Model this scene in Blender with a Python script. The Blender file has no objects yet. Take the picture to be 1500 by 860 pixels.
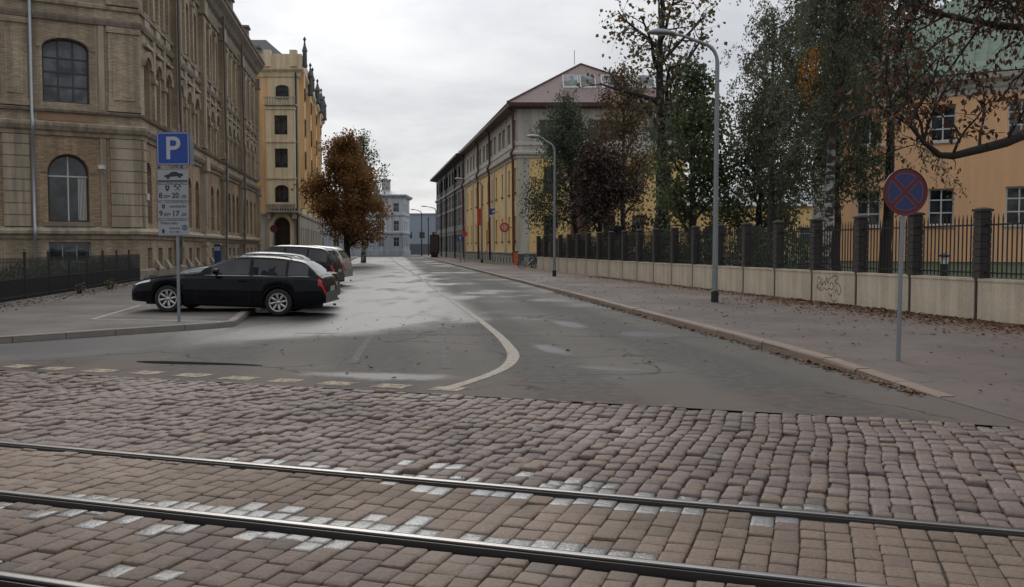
import bpy, math, random
import numpy as np
from mathutils import Vector, Matrix
R = math.radians
sc = bpy.context.scene
COL = sc.collection
rnd = random.Random(7)

# ------------------------------------------------------------------ helpers
class MB:
    """collects faces of one mesh object"""
    def __init__(s): s.v = []; s.f = []; s.m = []
    def face(s, pts, m=0):
        b = len(s.v); s.v.extend([tuple(p) for p in pts]); s.f.append(tuple(range(b, b+len(pts)))); s.m.append(m)
    def grid(s, rows, m=0, close=False):
        b = len(s.v); w = len(rows[0])
        for r in rows: s.v.extend([tuple(p) for p in r])
        for i in range(len(rows)-1):
            for j in range(w if close else w-1):
                k = (j+1) % w
                s.f.append((b+i*w+j, b+i*w+k, b+(i+1)*w+k, b+(i+1)*w+j)); s.m.append(m)
    def hexa(s, p, m=0):
        b = len(s.v); s.v.extend([tuple(q) for q in p])
        for f in ((0,3,2,1),(4,5,6,7),(0,1,5,4),(1,2,6,5),(2,3,7,6),(3,0,4,7)):
            s.f.append(tuple(b+i for i in f)); s.m.append(m)
    def box(s, x0, x1, y0, y1, z0, z1, m=0):
        s.hexa([(x0,y0,z0),(x1,y0,z0),(x1,y1,z0),(x0,y1,z0),(x0,y0,z1),(x1,y0,z1),(x1,y1,z1),(x0,y1,z1)], m)
    def fbox(s, F, u0, u1, n0, n1, z0, z1, m=0):
        q = [F(u0,n0,z0),F(u1,n0,z0),F(u1,n1,z0),F(u0,n1,z0),F(u0,n0,z1),F(u1,n0,z1),F(u1,n1,z1),F(u0,n1,z1)]
        s.hexa(q, m)
    def tube(s, pts, r, n=8, m=0, cap=True):
        pts = [Vector(p) for p in pts]
        rr = r if isinstance(r, (list, tuple)) else [r]*len(pts)
        rows = []; up = None
        for i, p in enumerate(pts):
            d = (pts[min(i+1, len(pts)-1)] - pts[max(i-1, 0)])
            if d.length < 1e-9: d = Vector((0,0,1))
            d.normalize()
            if up is None:
                up = Vector((1,0,0)) if abs(d.x) < .8 else Vector((0,1,0))
            a = d.cross(up)
            if a.length < 1e-6: a = d.orthogonal()
            a.normalize(); b = d.cross(a); up = -b if False else up
            rows.append([p + (a*math.cos(2*math.pi*k/n) + b*math.sin(2*math.pi*k/n))*rr[i] for k in range(n)])
        s.grid(rows, m, True)
        if cap: s.face(rows[0], m); s.face(rows[-1][::-1], m)
    def lathe(s, prof, c=(0,0,0), n=20, axis='z', m=0):
        rows = []
        for (r, h) in prof:
            row = []
            for k in range(n):
                a = 2*math.pi*k/n; x = r*math.cos(a); y = r*math.sin(a)
                q = (x, y, h) if axis == 'z' else ((x, h, y) if axis == 'y' else (h, x, y))
                row.append((c[0]+q[0], c[1]+q[1], c[2]+q[2]))
            rows.append(row)
        s.grid(rows, m, True)
    def disc(s, c, r, n=24, axis='y', m=0, a0=0, a1=2*math.pi):
        pts = []
        full = abs(a1-a0-2*math.pi) < 1e-6
        for k in range(n if full else n+1):
            a = a0+(a1-a0)*k/n
            x, y = r*math.cos(a), r*math.sin(a)
            pts.append((c[0]+x, c[1], c[2]+y) if axis == 'y' else ((c[0], c[1]+x, c[2]+y) if axis == 'x' else (c[0]+x, c[1]+y, c[2])))
        s.face(pts, m)
    def mesh(s, name, mats, smooth=False, uv=True):
        me = bpy.data.meshes.new(name)
        me.from_pydata(s.v, [], s.f); me.update()
        for mt in (mats if isinstance(mats, (list, tuple)) else [mats]): me.materials.append(mt)
        if any(s.m): me.polygons.foreach_set('material_index', s.m)
        if smooth: me.polygons.foreach_set('use_smooth', [True]*len(s.f))
        if uv:
            l = me.uv_layers.new(name='UVMap'); V = s.v
            buf = []
            for p in me.polygons:
                n = p.normal
                if abs(n.z) > .75:
                    for i in p.vertices: buf += (V[i][0], V[i][1])
                else:
                    h = math.hypot(n.x, n.y); tx, ty = -n.y/h, n.x/h
                    for i in p.vertices: buf += (V[i][0]*tx+V[i][1]*ty, V[i][2])
            l.data.foreach_set('uv', buf)
        return me
    def build(s, name, mats, parent=None, smooth=False, loc=None, rotz=0, uv=True):
        return link(name, s.mesh(name, mats, smooth, uv), parent, loc, rotz)

def link(name, me, parent=None, loc=None, rotz=0):
    o = bpy.data.objects.new(name, me); COL.objects.link(o)
    if parent: o.parent = parent
    if loc: o.location = loc
    if rotz: o.rotation_euler.z = rotz
    return o
def tag(o, label=None, cat=None, group=None, kind=None):
    if label: o['label'] = label
    if cat: o['category'] = cat
    if group: o['group'] = group
    if kind: o['kind'] = kind
    return o
def empty(name, loc, label, cat, rotz=0, group=None):
    o = bpy.data.objects.new(name, None); COL.objects.link(o)
    o.location = loc; o.rotation_euler.z = rotz; o.empty_display_size = .2
    return tag(o, label, cat, group)
def copy_tree(o, parent=None):
    c = o.copy(); COL.objects.link(c)
    if parent: c.parent = parent
    for ch in o.children: copy_tree(ch, c)
    return c
def frame(o, u, flip=False):
    """local frame on a wall: u along it, n outward, z up"""
    ux, uy = u; h = math.hypot(ux, uy); ux /= h; uy /= h
    nx, ny = (uy, -ux) if not flip else (-uy, ux)
    f = lambda a, n, z: (o[0]+ux*a+nx*n, o[1]+uy*a+ny*n, (o[2] if len(o) > 2 else 0)+z)
    f.ang = math.atan2(uy, ux); f.flip = flip
    return f
def np_mesh(name, verts, faces, mats, smooth=False, parent=None):
    """verts (N,3), faces (M,k) arrays"""
    me = bpy.data.meshes.new(name)
    me.vertices.add(len(verts)); me.vertices.foreach_set('co', np.asarray(verts, np.float32).ravel())
    M, k = faces.shape
    me.loops.add(M*k); me.polygons.add(M)
    me.loops.foreach_set('vertex_index', faces.astype(np.int32).ravel())
    me.polygons.foreach_set('loop_start', np.arange(0, M*k, k, dtype=np.int32))
    me.polygons.foreach_set('loop_total', np.full(M, k, np.int32))
    if smooth: me.polygons.foreach_set('use_smooth', np.ones(M, bool))
    me.update(calc_edges=True); me.validate()
    me.materials.append(mats)
    return link(name, me, parent)

# ------------------------------------------------------------------ materials
class NT:
    def __init__(s, mat):
        s.t = mat.node_tree; s.n = s.t.nodes; s.l = s.t.links
    def add(s, typ, **kw):
        x = s.n.new(typ)
        for k, v in kw.items(): setattr(x, k, v)
        return x
    def put(s, sock, v):
        if isinstance(v, bpy.types.NodeSocket): s.l.new(v, sock)
        elif isinstance(v, tuple) and len(v) == 3 and sock.type == 'RGBA': sock.default_value = (*v, 1)
        else: sock.default_value = v
    def math(s, op, a, b=0, c=0, clamp=False):
        x = s.add('ShaderNodeMath', operation=op, use_clamp=clamp)
        for i, v in enumerate((a, b, c)): s.put(x.inputs[i], v)
        return x.outputs[0]
    def mix(s, f, a, b, blend='MIX'):
        x = s.add('ShaderNodeMix', data_type='RGBA', blend_type=blend)
        s.put(x.inputs[0], f); s.put(x.inputs[6], a); s.put(x.inputs[7], b)
        return x.outputs[2]
    def noise(s, vec, scale, detail=4, rough=.55, dist=0):
        x = s.add('ShaderNodeTexNoise'); s.l.new(vec, x.inputs['Vector'])
        x.inputs['Scale'].default_value = scale; x.inputs['Detail'].default_value = detail
        x.inputs['Roughness'].default_value = rough; x.inputs['Distortion'].default_value = dist
        return x.outputs['Fac']
    def ramp(s, f, a, b, lo=0., hi=1.):
        x = s.add('ShaderNodeMapRange', interpolation_type='SMOOTHSTEP')
        s.put(x.inputs[0], f); s.put(x.inputs[1], a); s.put(x.inputs[2], b); s.put(x.inputs[3], lo); s.put(x.inputs[4], hi)
        return x.outputs[0]
    def scale(s, vec, v, rot=(0,0,0)):
        x = s.add('ShaderNodeMapping'); s.l.new(vec, x.inputs[0]); x.inputs['Scale'].default_value = v; x.inputs['Rotation'].default_value = rot
        return x.outputs[0]
    def bump(s, h, strength=.3, dist=.01):
        x = s.add('ShaderNodeBump'); s.put(x.inputs['Height'], h); x.inputs['Strength'].default_value = strength; x.inputs['Distance'].default_value = dist
        return x.outputs[0]

def newmat(name):
    m = bpy.data.materials.new(name); m.use_nodes = True
    t = NT(m); b = t.n['Principled BSDF']
    return m, t, b
def coords(t, which='Object'): return t.add('ShaderNodeTexCoord').outputs[which]

MC = {}
def simple(name, col, rough=.7, var=.25, scale=1.5, metallic=0, fine=0, streak=0, bump=0, spec=.5, coat=0):
    """plain surface with uneven colour: blotches, fine grain and vertical dirt streaks"""
    if name in MC: return MC[name]
    m, t, b = newmat(name); c = coords(t)
    n1 = t.noise(c, scale, 5, .6)
    k = t.math('MULTIPLY_ADD', t.math('SUBTRACT', n1, .5), 2*var, 1)
    if fine:
        n2 = t.noise(c, scale*14, 3, .6); k = t.math('MULTIPLY', k, t.math('MULTIPLY_ADD', t.math('SUBTRACT', n2, .5), 2*fine, 1))
    if streak:
        n3 = t.noise(t.scale(c, (1.6, 1.6, .09)), 1.3, 4, .65)
        k = t.math('MULTIPLY', k, t.ramp(n3, .35, .62, 1-streak, 1.05))
    colr = t.mix(1, (col[0], col[1], col[2]), (1,1,1), 'MULTIPLY')
    x = t.add('ShaderNodeVectorMath', operation='SCALE'); t.l.new(colr, x.inputs[0]); t.l.new(k, x.inputs[3])
    t.l.new(x.outputs[0], b.inputs['Base Color'])
    b.inputs['Roughness'].default_value = rough; b.inputs['Metallic'].default_value = metallic
    b.inputs['Specular IOR Level'].default_value = spec
    if coat: b.inputs['Coat Weight'].default_value = coat; b.inputs['Coat Roughness'].default_value = .05
    if bump: t.l.new(t.bump(t.noise(c, scale*10, 4, .6), bump, .02), b.inputs['Normal'])
    MC[name] = m; return m

def brick(name, col, mortar, var=.35, bw=.26, bh=.075, streak=.3):
    if name in MC: return MC[name]
    m, t, b = newmat(name); uv = coords(t, 'UV'); c = coords(t)
    x = t.add('ShaderNodeTexBrick'); t.l.new(uv, x.inputs['Vector'])
    x.inputs['Scale'].default_value = 1; x.inputs['Brick Width'].default_value = bw; x.inputs['Row Height'].default_value = bh
    x.inputs['Mortar Size'].default_value = .008; x.inputs['Bias'].default_value = -.1
    x.inputs['Color1'].default_value = (*[v*(1+var) for v in col], 1); x.inputs['Color2'].default_value = (*[v*(1-var) for v in col], 1)
    x.inputs['Mortar'].default_value = (*mortar, 1)
    n1 = t.noise(c, .35, 5, .65); n3 = t.noise(t.scale(c, (1.2, 1.2, .07)), 1.1, 4, .65)
    k = t.math('MULTIPLY', t.ramp(n1, .3, .7, .78, 1.12), t.ramp(n3, .36, .6, 1-streak, 1.03))
    y = t.add('ShaderNodeVectorMath', operation='SCALE'); t.l.new(x.outputs['Color'], y.inputs[0]); t.l.new(k, y.inputs[3])
    t.l.new(y.outputs[0], b.inputs['Base Color']); b.inputs['Roughness'].default_value = .85
    t.l.new(t.bump(t.math('MULTIPLY_ADD', x.outputs['Fac'], -.6, t.noise(c, 30, 2)), .35, .012), b.inputs['Normal'])
    MC[name] = m; return m

def leafmat(name, cols, rough=.6, trans=.45, patch=None):
    """per-leaf colour from a list, part of the light passes through"""
    m, t, b = newmat(name)
    g = t.add('ShaderNodeNewGeometry'); r = t.add('ShaderNodeValToRGB')
    t.l.new(g.outputs['Random Per Island'], r.inputs[0]); r.color_ramp.interpolation = 'CONSTANT'
    e = r.color_ramp.elements
    while len(e) < len(cols): e.new(0)
    for i, cc in enumerate(cols): e[i].position = i/len(cols); e[i].color = (*cc, 1)
    n = t.noise(coords(t), .7, 3)
    y = t.add('ShaderNodeVectorMath', operation='SCALE'); t.l.new(r.outputs[0], y.inputs[0]); t.l.new(t.ramp(n, .3, .7, .65, 1.3), y.inputs[3])
    col = y.outputs[0]
    if patch:
        ctr, rad, pc = patch
        d = t.add('ShaderNodeVectorMath', operation='DISTANCE'); t.l.new(t.scale(coords(t), (1,1,.45)), d.inputs[0]); d.inputs[1].default_value = (ctr[0], ctr[1], ctr[2]*.45)
        f = t.ramp(t.math('ADD', d.outputs['Value'], t.math('MULTIPLY', t.noise(coords(t), 2.2, 3), .5)), rad+.35, rad+.15)
        col = t.mix(f, col, pc)
    t.l.new(col, b.inputs['Base Color']); b.inputs['Roughness'].default_value = rough; b.inputs['Specular IOR Level'].default_value = .3
    tr = t.add('ShaderNodeBsdfTranslucent'); t.l.new(col, tr.inputs[0])
    mx = t.add('ShaderNodeMixShader'); mx.inputs[0].default_value = trans
    t.l.new(b.outputs[0], mx.inputs[1]); t.l.new(tr.outputs[0], mx.inputs[2])
    t.l.new(mx.outputs[0], t.n['Material Output'].inputs[0])
    return m

def glass_mat(name, col=(.02,.024,.028), rough=.04, var=1):
    if name in MC: return MC[name]
    m, t, b = newmat(name); c = coords(t)
    oi = t.add('ShaderNodeObjectInfo').outputs['Random']
    n = t.noise(c, .9, 2)
    k = t.math('MULTIPLY', t.ramp(n, .35, .65, .4, 2.2), t.math('MULTIPLY_ADD', oi, 1.4, .4))
    y = t.add('ShaderNodeVectorMath', operation='SCALE'); y.inputs[0].default_value = col; t.l.new(k, y.inputs[3])
    t.l.new(y.outputs[0], b.inputs['Base Color']); b.inputs['Roughness'].default_value = rough
    b.inputs['Specular IOR Level'].default_value = .6
    t.l.new(t.bump(t.noise(c, 1.1, 2), .06, .05), b.inputs['Normal'])
    MC[name] = m; return m

# street axes: kerb line, rail axes e (along) and n (away from the camera)
EX, EY = .948, -.319
NX, NY = .319, .948
def ab(a, b, z=0): return (EX*a+NX*b, EY*a+NY*b, z)

def asphalt_wet():
    m, t, b = newmat('wet_asphalt'); c = coords(t)
    sp = t.add('ShaderNodeSeparateXYZ'); t.l.new(c, sp.inputs[0]); X, Y = sp.outputs[0], sp.outputs[1]
    # distance past the ragged edge where the water film begins
    d = t.math('MULTIPLY', t.math('SUBTRACT', t.math('SUBTRACT', Y, X), 20.6), .707)
    big = t.noise(c, .22, 4, .6); mid = t.noise(t.scale(c, (1, .8, 1)), .8, 5, .65)
    dd = t.math('ADD', d, t.math('ADD', t.math('MULTIPLY', t.math('SUBTRACT', big, .5), 3.2), t.math('MULTIPLY', t.math('SUBTRACT', mid, .5), 1.6)))
    wl = t.ramp(dd, -.7, 1.1)
    # right lane: only broken patches
    cl = t.math('ADD', X, t.math('MULTIPLY', Y, .13))
    lane = t.ramp(cl, 1.6, 2.6)
    patch = t.ramp(t.math('ADD', t.math('MULTIPLY', big, .55), t.math('MULTIPLY', t.noise(t.scale(c, (.5, .22, 1)), .9, 5, .65), .45)), .48, .60)
    far = t.ramp(Y, 40, 60)
    holes = t.ramp(t.noise(t.scale(c, (1.2, .35, 1), (0,0,.14)), .55, 4, .6), .48, .68)
    wet = t.math('MULTIPLY', wl, t.math('SUBTRACT', 1, t.math('MULTIPLY', lane, t.math('SUBTRACT', 1, patch))))
    wet = t.math('MULTIPLY', wet, t.math('SUBTRACT', 1, t.math('MULTIPLY', holes, .6)))
    # small damp patches near the cobbles
    damp = t.math('MULTIPLY', t.ramp(t.noise(t.scale(c, (.45, 1.1, 1), (0,0,-.32)), .6, 4, .6), .63, .7), .5)
    wet = t.math('MAXIMUM', wet, damp)
    for (cx, cy, rx, ry, ang) in ((-1.75,11.85,1.5,.42,-.22),(1.3,12.6,.7,.28,-.5),(.62,15.0,.30,1.2,.25),(2.6,17.5,.8,.9,.2),(1.2,20,.35,1.4,.2)):
        mp = t.add('ShaderNodeMapping', vector_type='TEXTURE'); t.l.new(c, mp.inputs[0]); mp.inputs['Location'].default_value = (cx,cy,0); mp.inputs['Rotation'].default_value = (0,0,ang); mp.inputs['Scale'].default_value = (rx,ry,1)
        ln = t.add('ShaderNodeVectorMath', operation='LENGTH'); t.l.new(mp.outputs[0], ln.inputs[0])
        wet = t.math('MAXIMUM', wet, t.math('MULTIPLY', t.ramp(t.math('ADD', ln.outputs['Value'], t.math('MULTIPLY', t.math('SUBTRACT', mid, .5), 1.6)), 1.0, .35), .8))
    fine = t.noise(c, 60, 3, .7); g2 = t.noise(c, 7, 4, .6)
    dry = t.mix(t.ramp(big, .35, .65), (.085,.078,.070), (.118,.108,.096))
    red = t.ramp(t.math('ADD', t.math('ADD', t.math('MULTIPLY', X, NX), t.math('MULTIPLY', Y, NY)), t.math('MULTIPLY', mid, .5)), 11.35, 11.15)
    dry = t.mix(t.math('MULTIPLY', red, .7), dry, (.115,.085,.07))
    dry = t.mix(t.ramp(fine, .35, .7, 0, .65), dry, (.15,.14,.13))
    dry = t.mix(t.ramp(t.noise(c, 130, 2, .8), .6, .75, 0, .6), dry, (.03,.028,.026))
    lanes = t.math('ABSOLUTE', t.math('SUBTRACT', t.math('FRACT', t.math('MULTIPLY', t.math('ADD', cl, t.math('MULTIPLY', mid, .5)), .42)), .5))
    dry = t.mix(t.math('MULTIPLY', t.ramp(lanes, .14, .34), t.ramp(g2, .3, .6, .1, .5)), dry, (.05,.047,.043))
    dry = t.mix(t.ramp(g2, .55, .75, 0, .4), dry, (.06,.056,.052))
    vo = t.add('ShaderNodeTexVoronoi', feature='DISTANCE_TO_EDGE'); t.l.new(t.scale(c, (1,1,1)), vo.inputs['Vector']); vo.inputs['Scale'].default_value = .42
    wob = t.add('ShaderNodeVectorMath', operation='ADD'); t.l.new(c, wob.inputs[0])
    nz = t.add('ShaderNodeTexNoise'); t.l.new(c, nz.inputs[0]); nz.inputs['Scale'].default_value = 1.4; nz.inputs['Detail'].default_value = 4
    sc_ = t.add('ShaderNodeVectorMath', operation='SCALE'); t.l.new(nz.outputs['Color'], sc_.inputs[0]); sc_.inputs[3].default_value = 1.3
    t.l.new(sc_.outputs[0], wob.inputs[1]); t.l.new(wob.outputs[0], vo.inputs['Vector'])
    crack = t.math('MULTIPLY', t.ramp(vo.outputs[0], .02, .004), t.ramp(big, .46, .56))
    dry = t.mix(t.math('MULTIPLY', crack, .75), dry, (.02,.019,.018))
    col = t.mix(wet, dry, (.042,.042,.044))
    t.l.new(col, b.inputs['Base Color'])
    rw = t.math('MULTIPLY_ADD', g2, .14, .36)
    t.l.new(t.math('ADD', t.math('MULTIPLY', wet, rw), t.math('MULTIPLY', t.math('SUBTRACT', 1, wet), .82)), b.inputs['Roughness'])
    t.l.new(t.math('MULTIPLY_ADD', wet, .13, .13), b.inputs['Specular IOR Level'])
    bp = t.add('ShaderNodeBump'); bp.inputs['Distance'].default_value = .008
    t.l.new(t.math('MULTIPLY_ADD', wet, -.49, .5), bp.inputs['Strength'])
    t.l.new(t.math('ADD', fine, t.math('MULTIPLY', crack, -1.5)), bp.inputs['Height'])
    t.l.new(bp.outputs[0], b.inputs['Normal'])
    return m

def asphalt_dry(name, c1, c2, leafy=0, rough=.85, earth=None):
    m, t, b = newmat(name); c = coords(t)
    big = t.noise(c, .3, 5, .65); fine = t.noise(c, 70, 3, .7); g = t.noise(c, 4, 5, .65)
    col = t.mix(t.ramp(big, .35, .65), c1, c2)
    col = t.mix(t.ramp(g, .5, .75, 0, .5), col, tuple(v*.6 for v in c1))
    col = t.mix(t.ramp(fine, .4, .8, 0, .4), col, tuple(min(1, v*1.7) for v in c2))
    wob = t.add('ShaderNodeVectorMath', operation='ADD'); t.l.new(c, wob.inputs[0])
    nz = t.add('ShaderNodeTexNoise'); t.l.new(c, nz.inputs[0]); nz.inputs['Scale'].default_value = 1.1; nz.inputs['Detail'].default_value = 5
    sc_ = t.add('ShaderNodeVectorMath', operation='SCALE'); t.l.new(nz.outputs['Color'], sc_.inputs[0]); sc_.inputs[3].default_value = 1.6
    t.l.new(sc_.outputs[0], wob.inputs[1])
    vo = t.add('ShaderNodeTexVoronoi', feature='DISTANCE_TO_EDGE'); t.l.new(wob.outputs[0], vo.inputs['Vector']); vo.inputs['Scale'].default_value = .33
    col = t.mix(t.math('MULTIPLY', t.ramp(vo.outputs[0], .012, .002), t.ramp(g, .4, .6, .2, .8)), col, (.022,.02,.018))
    if earth:     # blown earth and leaf dust along the fence foot and kerb
        sp = t.add('ShaderNodeSeparateXYZ'); t.l.new(c, sp.inputs[0])
        d = t.math('SUBTRACT', t.math('SUBTRACT', 13.35, t.math('MULTIPLY', sp.outputs[1], .1723)), sp.outputs[0])
        d = t.math('ADD', d, t.math('MULTIPLY', t.math('SUBTRACT', t.noise(c, .9, 5, .7), .5), 3.2))
        col = t.mix(t.math('MULTIPLY', t.ramp(d, 2.8, .4), .9), col, earth)
    t.l.new(col, b.inputs['Base Color'])
    t.l.new(t.ramp(big, .4, .7, rough, rough-.18), b.inputs['Roughness'])
    t.l.new(t.bump(fine, .45, .008), b.inputs['Normal'])
    return m

def stone_mat(name, cols, wetlines=(), rough=.62, spec=.32):
    """setts: each stone its own tone; damp, smooth and pale close to the rails"""
    m, t, b = newmat(name); c = coords(t)
    g = t.add('ShaderNodeNewGeometry'); r = t.add('ShaderNodeValToRGB'); t.l.new(g.outputs['Random Per Island'], r.inputs[0])
    e = r.color_ramp.elements
    while len(e) < len(cols): e.new(0)
    for i, cc in enumerate(cols): e[i].position = i/(len(cols)-1); e[i].color = (*cc, 1)
    big = t.noise(c, .35, 4, .6); fine = t.noise(c, 45, 3, .7)
    y = t.add('ShaderNodeVectorMath', operation='SCALE'); t.l.new(r.outputs[0], y.inputs[0])
    t.l.new(t.math('MULTIPLY', t.ramp(big, .3, .7, .78, 1.15), t.ramp(fine, .2, .8, .75, 1.2)), y.inputs[3])
    col = y.outputs[0]; sp = t.add('ShaderNodeSeparateXYZ'); t.l.new(c, sp.inputs[0])
    bb = t.math('ADD', t.math('MULTIPLY', sp.outputs[0], NX), t.math('MULTIPLY', sp.outputs[1], NY))
    aa = t.math('ADD', t.math('MULTIPLY', sp.outputs[0], EX), t.math('MULTIPLY', sp.outputs[1], EY))
    wet = None
    for (b0, wd, a0, a1) in wetlines:
        q = t.math('ABSOLUTE', t.math('SUBTRACT', bb, b0))
        q = t.math('SUBTRACT', t.math('ADD', q, t.math('MULTIPLY', t.math('SUBTRACT', t.noise(c, 1.7, 3), .5), .25)), 0)
        w = t.ramp(q, wd, wd*.7)
        w = t.math('MULTIPLY', w, t.math('MULTIPLY', t.ramp(aa, a0-.8, a0+.6), t.ramp(aa, a1+.6, a1-.6)))
        wet = w if wet is None else t.math('MAXIMUM', wet, w)
    if wet is not None:
        per = t.ramp(g.outputs['Random Per Island'], .15, .6, .35, 1)
        wet = t.math('MULTIPLY', wet, per)
        col = t.mix(t.math('MULTIPLY', wet, .8), col, (.30,.30,.305))
        t.l.new(t.math('MULTIPLY_ADD', wet, -.3, rough), b.inputs['Roughness'])
    else: t.l.new(t.ramp(big, .35, .7, rough, rough-.14), b.inputs['Roughness'])
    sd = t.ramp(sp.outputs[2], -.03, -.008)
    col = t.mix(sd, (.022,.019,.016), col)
    t.l.new(col, b.inputs['Base Color'])
    b.inputs['Specular IOR Level'].default_value = spec
    t.l.new(t.bump(t.math('ADD', fine, t.math('MULTIPLY', t.noise(c, 16, 4, .65), 1.6)), .6, .008), b.inputs['Normal'])
    return m

# ------------------------------------------------------------------ camera, sky, sun
cam = bpy.data.cameras.new('camera'); co = bpy.data.objects.new('camera', cam); COL.objects.link(co)
cam.sensor_width = 36; cam.lens = 32.4; cam.clip_end = 3000; cam.clip_start = .05
co.location = (0, 0, 1.65); co.rotation_euler = (R(90)-math.atan(67/1350), 0, 0)
sc.camera = co
SUN_EL, SUN_AZ = R(33), R(-14)      # diffuse sun behind the cloud, ahead of the camera and to the left
w = bpy.data.worlds.new('World'); sc.world = w; w.use_nodes = True
t = NT(w); bg = t.n['Background']
sky = t.add('ShaderNodeTexSky', sky_type='NISHITA'); sky.sun_disc = False; sky.sun_elevation = SUN_EL; sky.sun_rotation = SUN_AZ
gc = coords(t, 'Generated')
sp = t.add('ShaderNodeSeparateXYZ'); t.l.new(gc, sp.inputs[0])
el = sp.outputs[2]
# cloud layer: directions flattened on to a plane so that clouds stretch near the horizon
zz = t.math('ADD', t.math('MAXIMUM', el, 0), .16)
cx = t.math('DIVIDE', sp.outputs[0], zz); cy = t.math('DIVIDE', sp.outputs[1], zz)
cv = t.add('ShaderNodeCombineXYZ'); t.l.new(cx, cv.inputs[0]); t.l.new(cy, cv.inputs[1])
n1 = t.noise(cv.outputs[0], .75, 7, .58, .4); n2 = t.noise(cv.outputs[0], 2.4, 6, .6, .3)
nn = t.math('ADD', t.math('MULTIPLY', n1, .7), t.math('MULTIPLY', n2, .3))
cl = t.mix(t.ramp(nn, .34, .64), (5.6,5.78,6.2), (8.1,8.1,8.15))
lift = t.ramp(el, .2, .75, 1.0, 1.6)
low = t.ramp(el, .0, .16, 1.12, 1.0)
y = t.add('ShaderNodeVectorMath', operation='SCALE'); t.l.new(cl, y.inputs[0]); t.l.new(t.math('MULTIPLY', lift, low), y.inputs[3])
sd = t.add('ShaderNodeVectorMath', operation='DOT_PRODUCT'); t.l.new(gc, sd.inputs[0]); sd.inputs[1].default_value = (math.sin(SUN_AZ)*math.cos(SUN_EL), math.cos(SUN_AZ)*math.cos(SUN_EL), math.sin(SUN_EL))
back = t.ramp(sp.outputs[1], -.35, .3, .72, 1.0)      # unseen sky behind the camera, dimmed to darken surfaces facing it
glow = t.ramp(sd.outputs['Value'],   .86, 1.0, 1.0, 1.5)      # the thin place in the cloud before the sun
y2 = t.add('ShaderNodeVectorMath', operation='SCALE'); t.l.new(y.outputs[0], y2.inputs[0]); t.l.new(t.math('MULTIPLY', glow, back), y2.inputs[3]); y = y2
t.l.new(t.mix(.93, sky.outputs[0], y.outputs[0]), bg.inputs[0]); bg.inputs[1].default_value = .1
sun = bpy.data.lights.new('sun', 'SUN'); so = bpy.data.objects.new('sun', sun); COL.objects.link(so)
sun.energy = .8; sun.angle = R(30); sun.color = (1, .96, .9)
sdir = Vector((math.sin(SUN_AZ)*math.cos(SUN_EL), math.cos(SUN_AZ)*math.cos(SUN_EL), math.sin(SUN_EL)))
so.rotation_euler = sdir.to_track_quat('Z', 'Y').to_euler(); so.location = sdir*200
vs = sc.view_settings; vs.view_transform = 'Standard'; vs.look = 'None'; vs.exposure = 0; vs.gamma = 1; vs.use_curve_mapping = False
sc.cycles.max_bounces = 6; sc.cycles.diffuse_bounces = 3; sc.cycles.glossy_bounces = 3; sc.cycles.transparent_max_bounces = 6

# ------------------------------------------------------------------ ground
M_KERB = simple('kerb_granite', (.20,.148,.112), .8, .25, 2.5, fine=.3, bump=.3)
M_KERBG = simple('kerb_grey', (.20,.18,.16), .8, .25, 2.5, fine=.3, bump=.3)
M_PAVE_R = asphalt_dry('pavement_asphalt_reddish', (.076,.058,.051), (.108,.083,.072), earth=(.125,.07,.048))
M_PAVE_L = asphalt_dry('pavement_asphalt_left', (.072,.062,.054), (.10,.088,.077))
mb = MB(); mb.face([(-900,-300,-.07),(900,-300,-.07),(900,1500,-.07),(-900,1500,-.07)])
tag(mb.build('ground', asphalt_dry('bedding', (.03,.026,.022), (.05,.044,.038))), kind='structure')

# asphalt carriageway, its near edge meets the setts
E0 = [ab(a, 9.52 if a < 1 else 9.5-.06*(a-1)) for a in (-30,-20,-14,-10,-6,-2,1,4,8,14,30)]
mb = MB()
far_l = (-60, 400, 0); far_r = (60, 400, 0)
mb.face([*E0, (120,60,0), (120,420,0), (-140,420,0), (-140,40,0)])
tag(mb.build('road', asphalt_wet(), uv=False), kind='structure')

KR = [(4.69,10.07),(4.37,12.9),(3.98,16.22),(3.3,21.18),(1.92,32.28),(.0,46.44),(-3.1,69.7),(-9.2,114),(-16.2,165),(-17.4,174),(-16.5,181),(-10,190)]
def kz(Y): return max(0, min(1, (Y-10.07)/3.2))*.1+.004
mb = MB()
for i in range(len(KR)-1):
    (x0,y0),(x1,y1) = KR[i], KR[i+1]
    if i == 0:
        mb.face([(x0,y0,kz(y0)),(60,y0-16,kz(y0)),(60,y1-14,kz(y1)),(x1,y1,kz(y1))])
    else:
        mb.face([(x0,y0,kz(y0)),(60,y0-14 if i == 1 else y0,kz(y0)),(60,y1,kz(y1)),(x1,y1,kz(y1))])
P0 = ab(3.6, 9.3); 
mb.face([(KR[0][0],KR[0][1],kz(KR[0][1])),(4.9,8.1,.004),(60,-10.5,.004),(60,KR[0][1]-16,kz(KR[0][1]))])
tag(mb.build('pavement', M_PAVE_R, uv=False), kind='structure')

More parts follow.
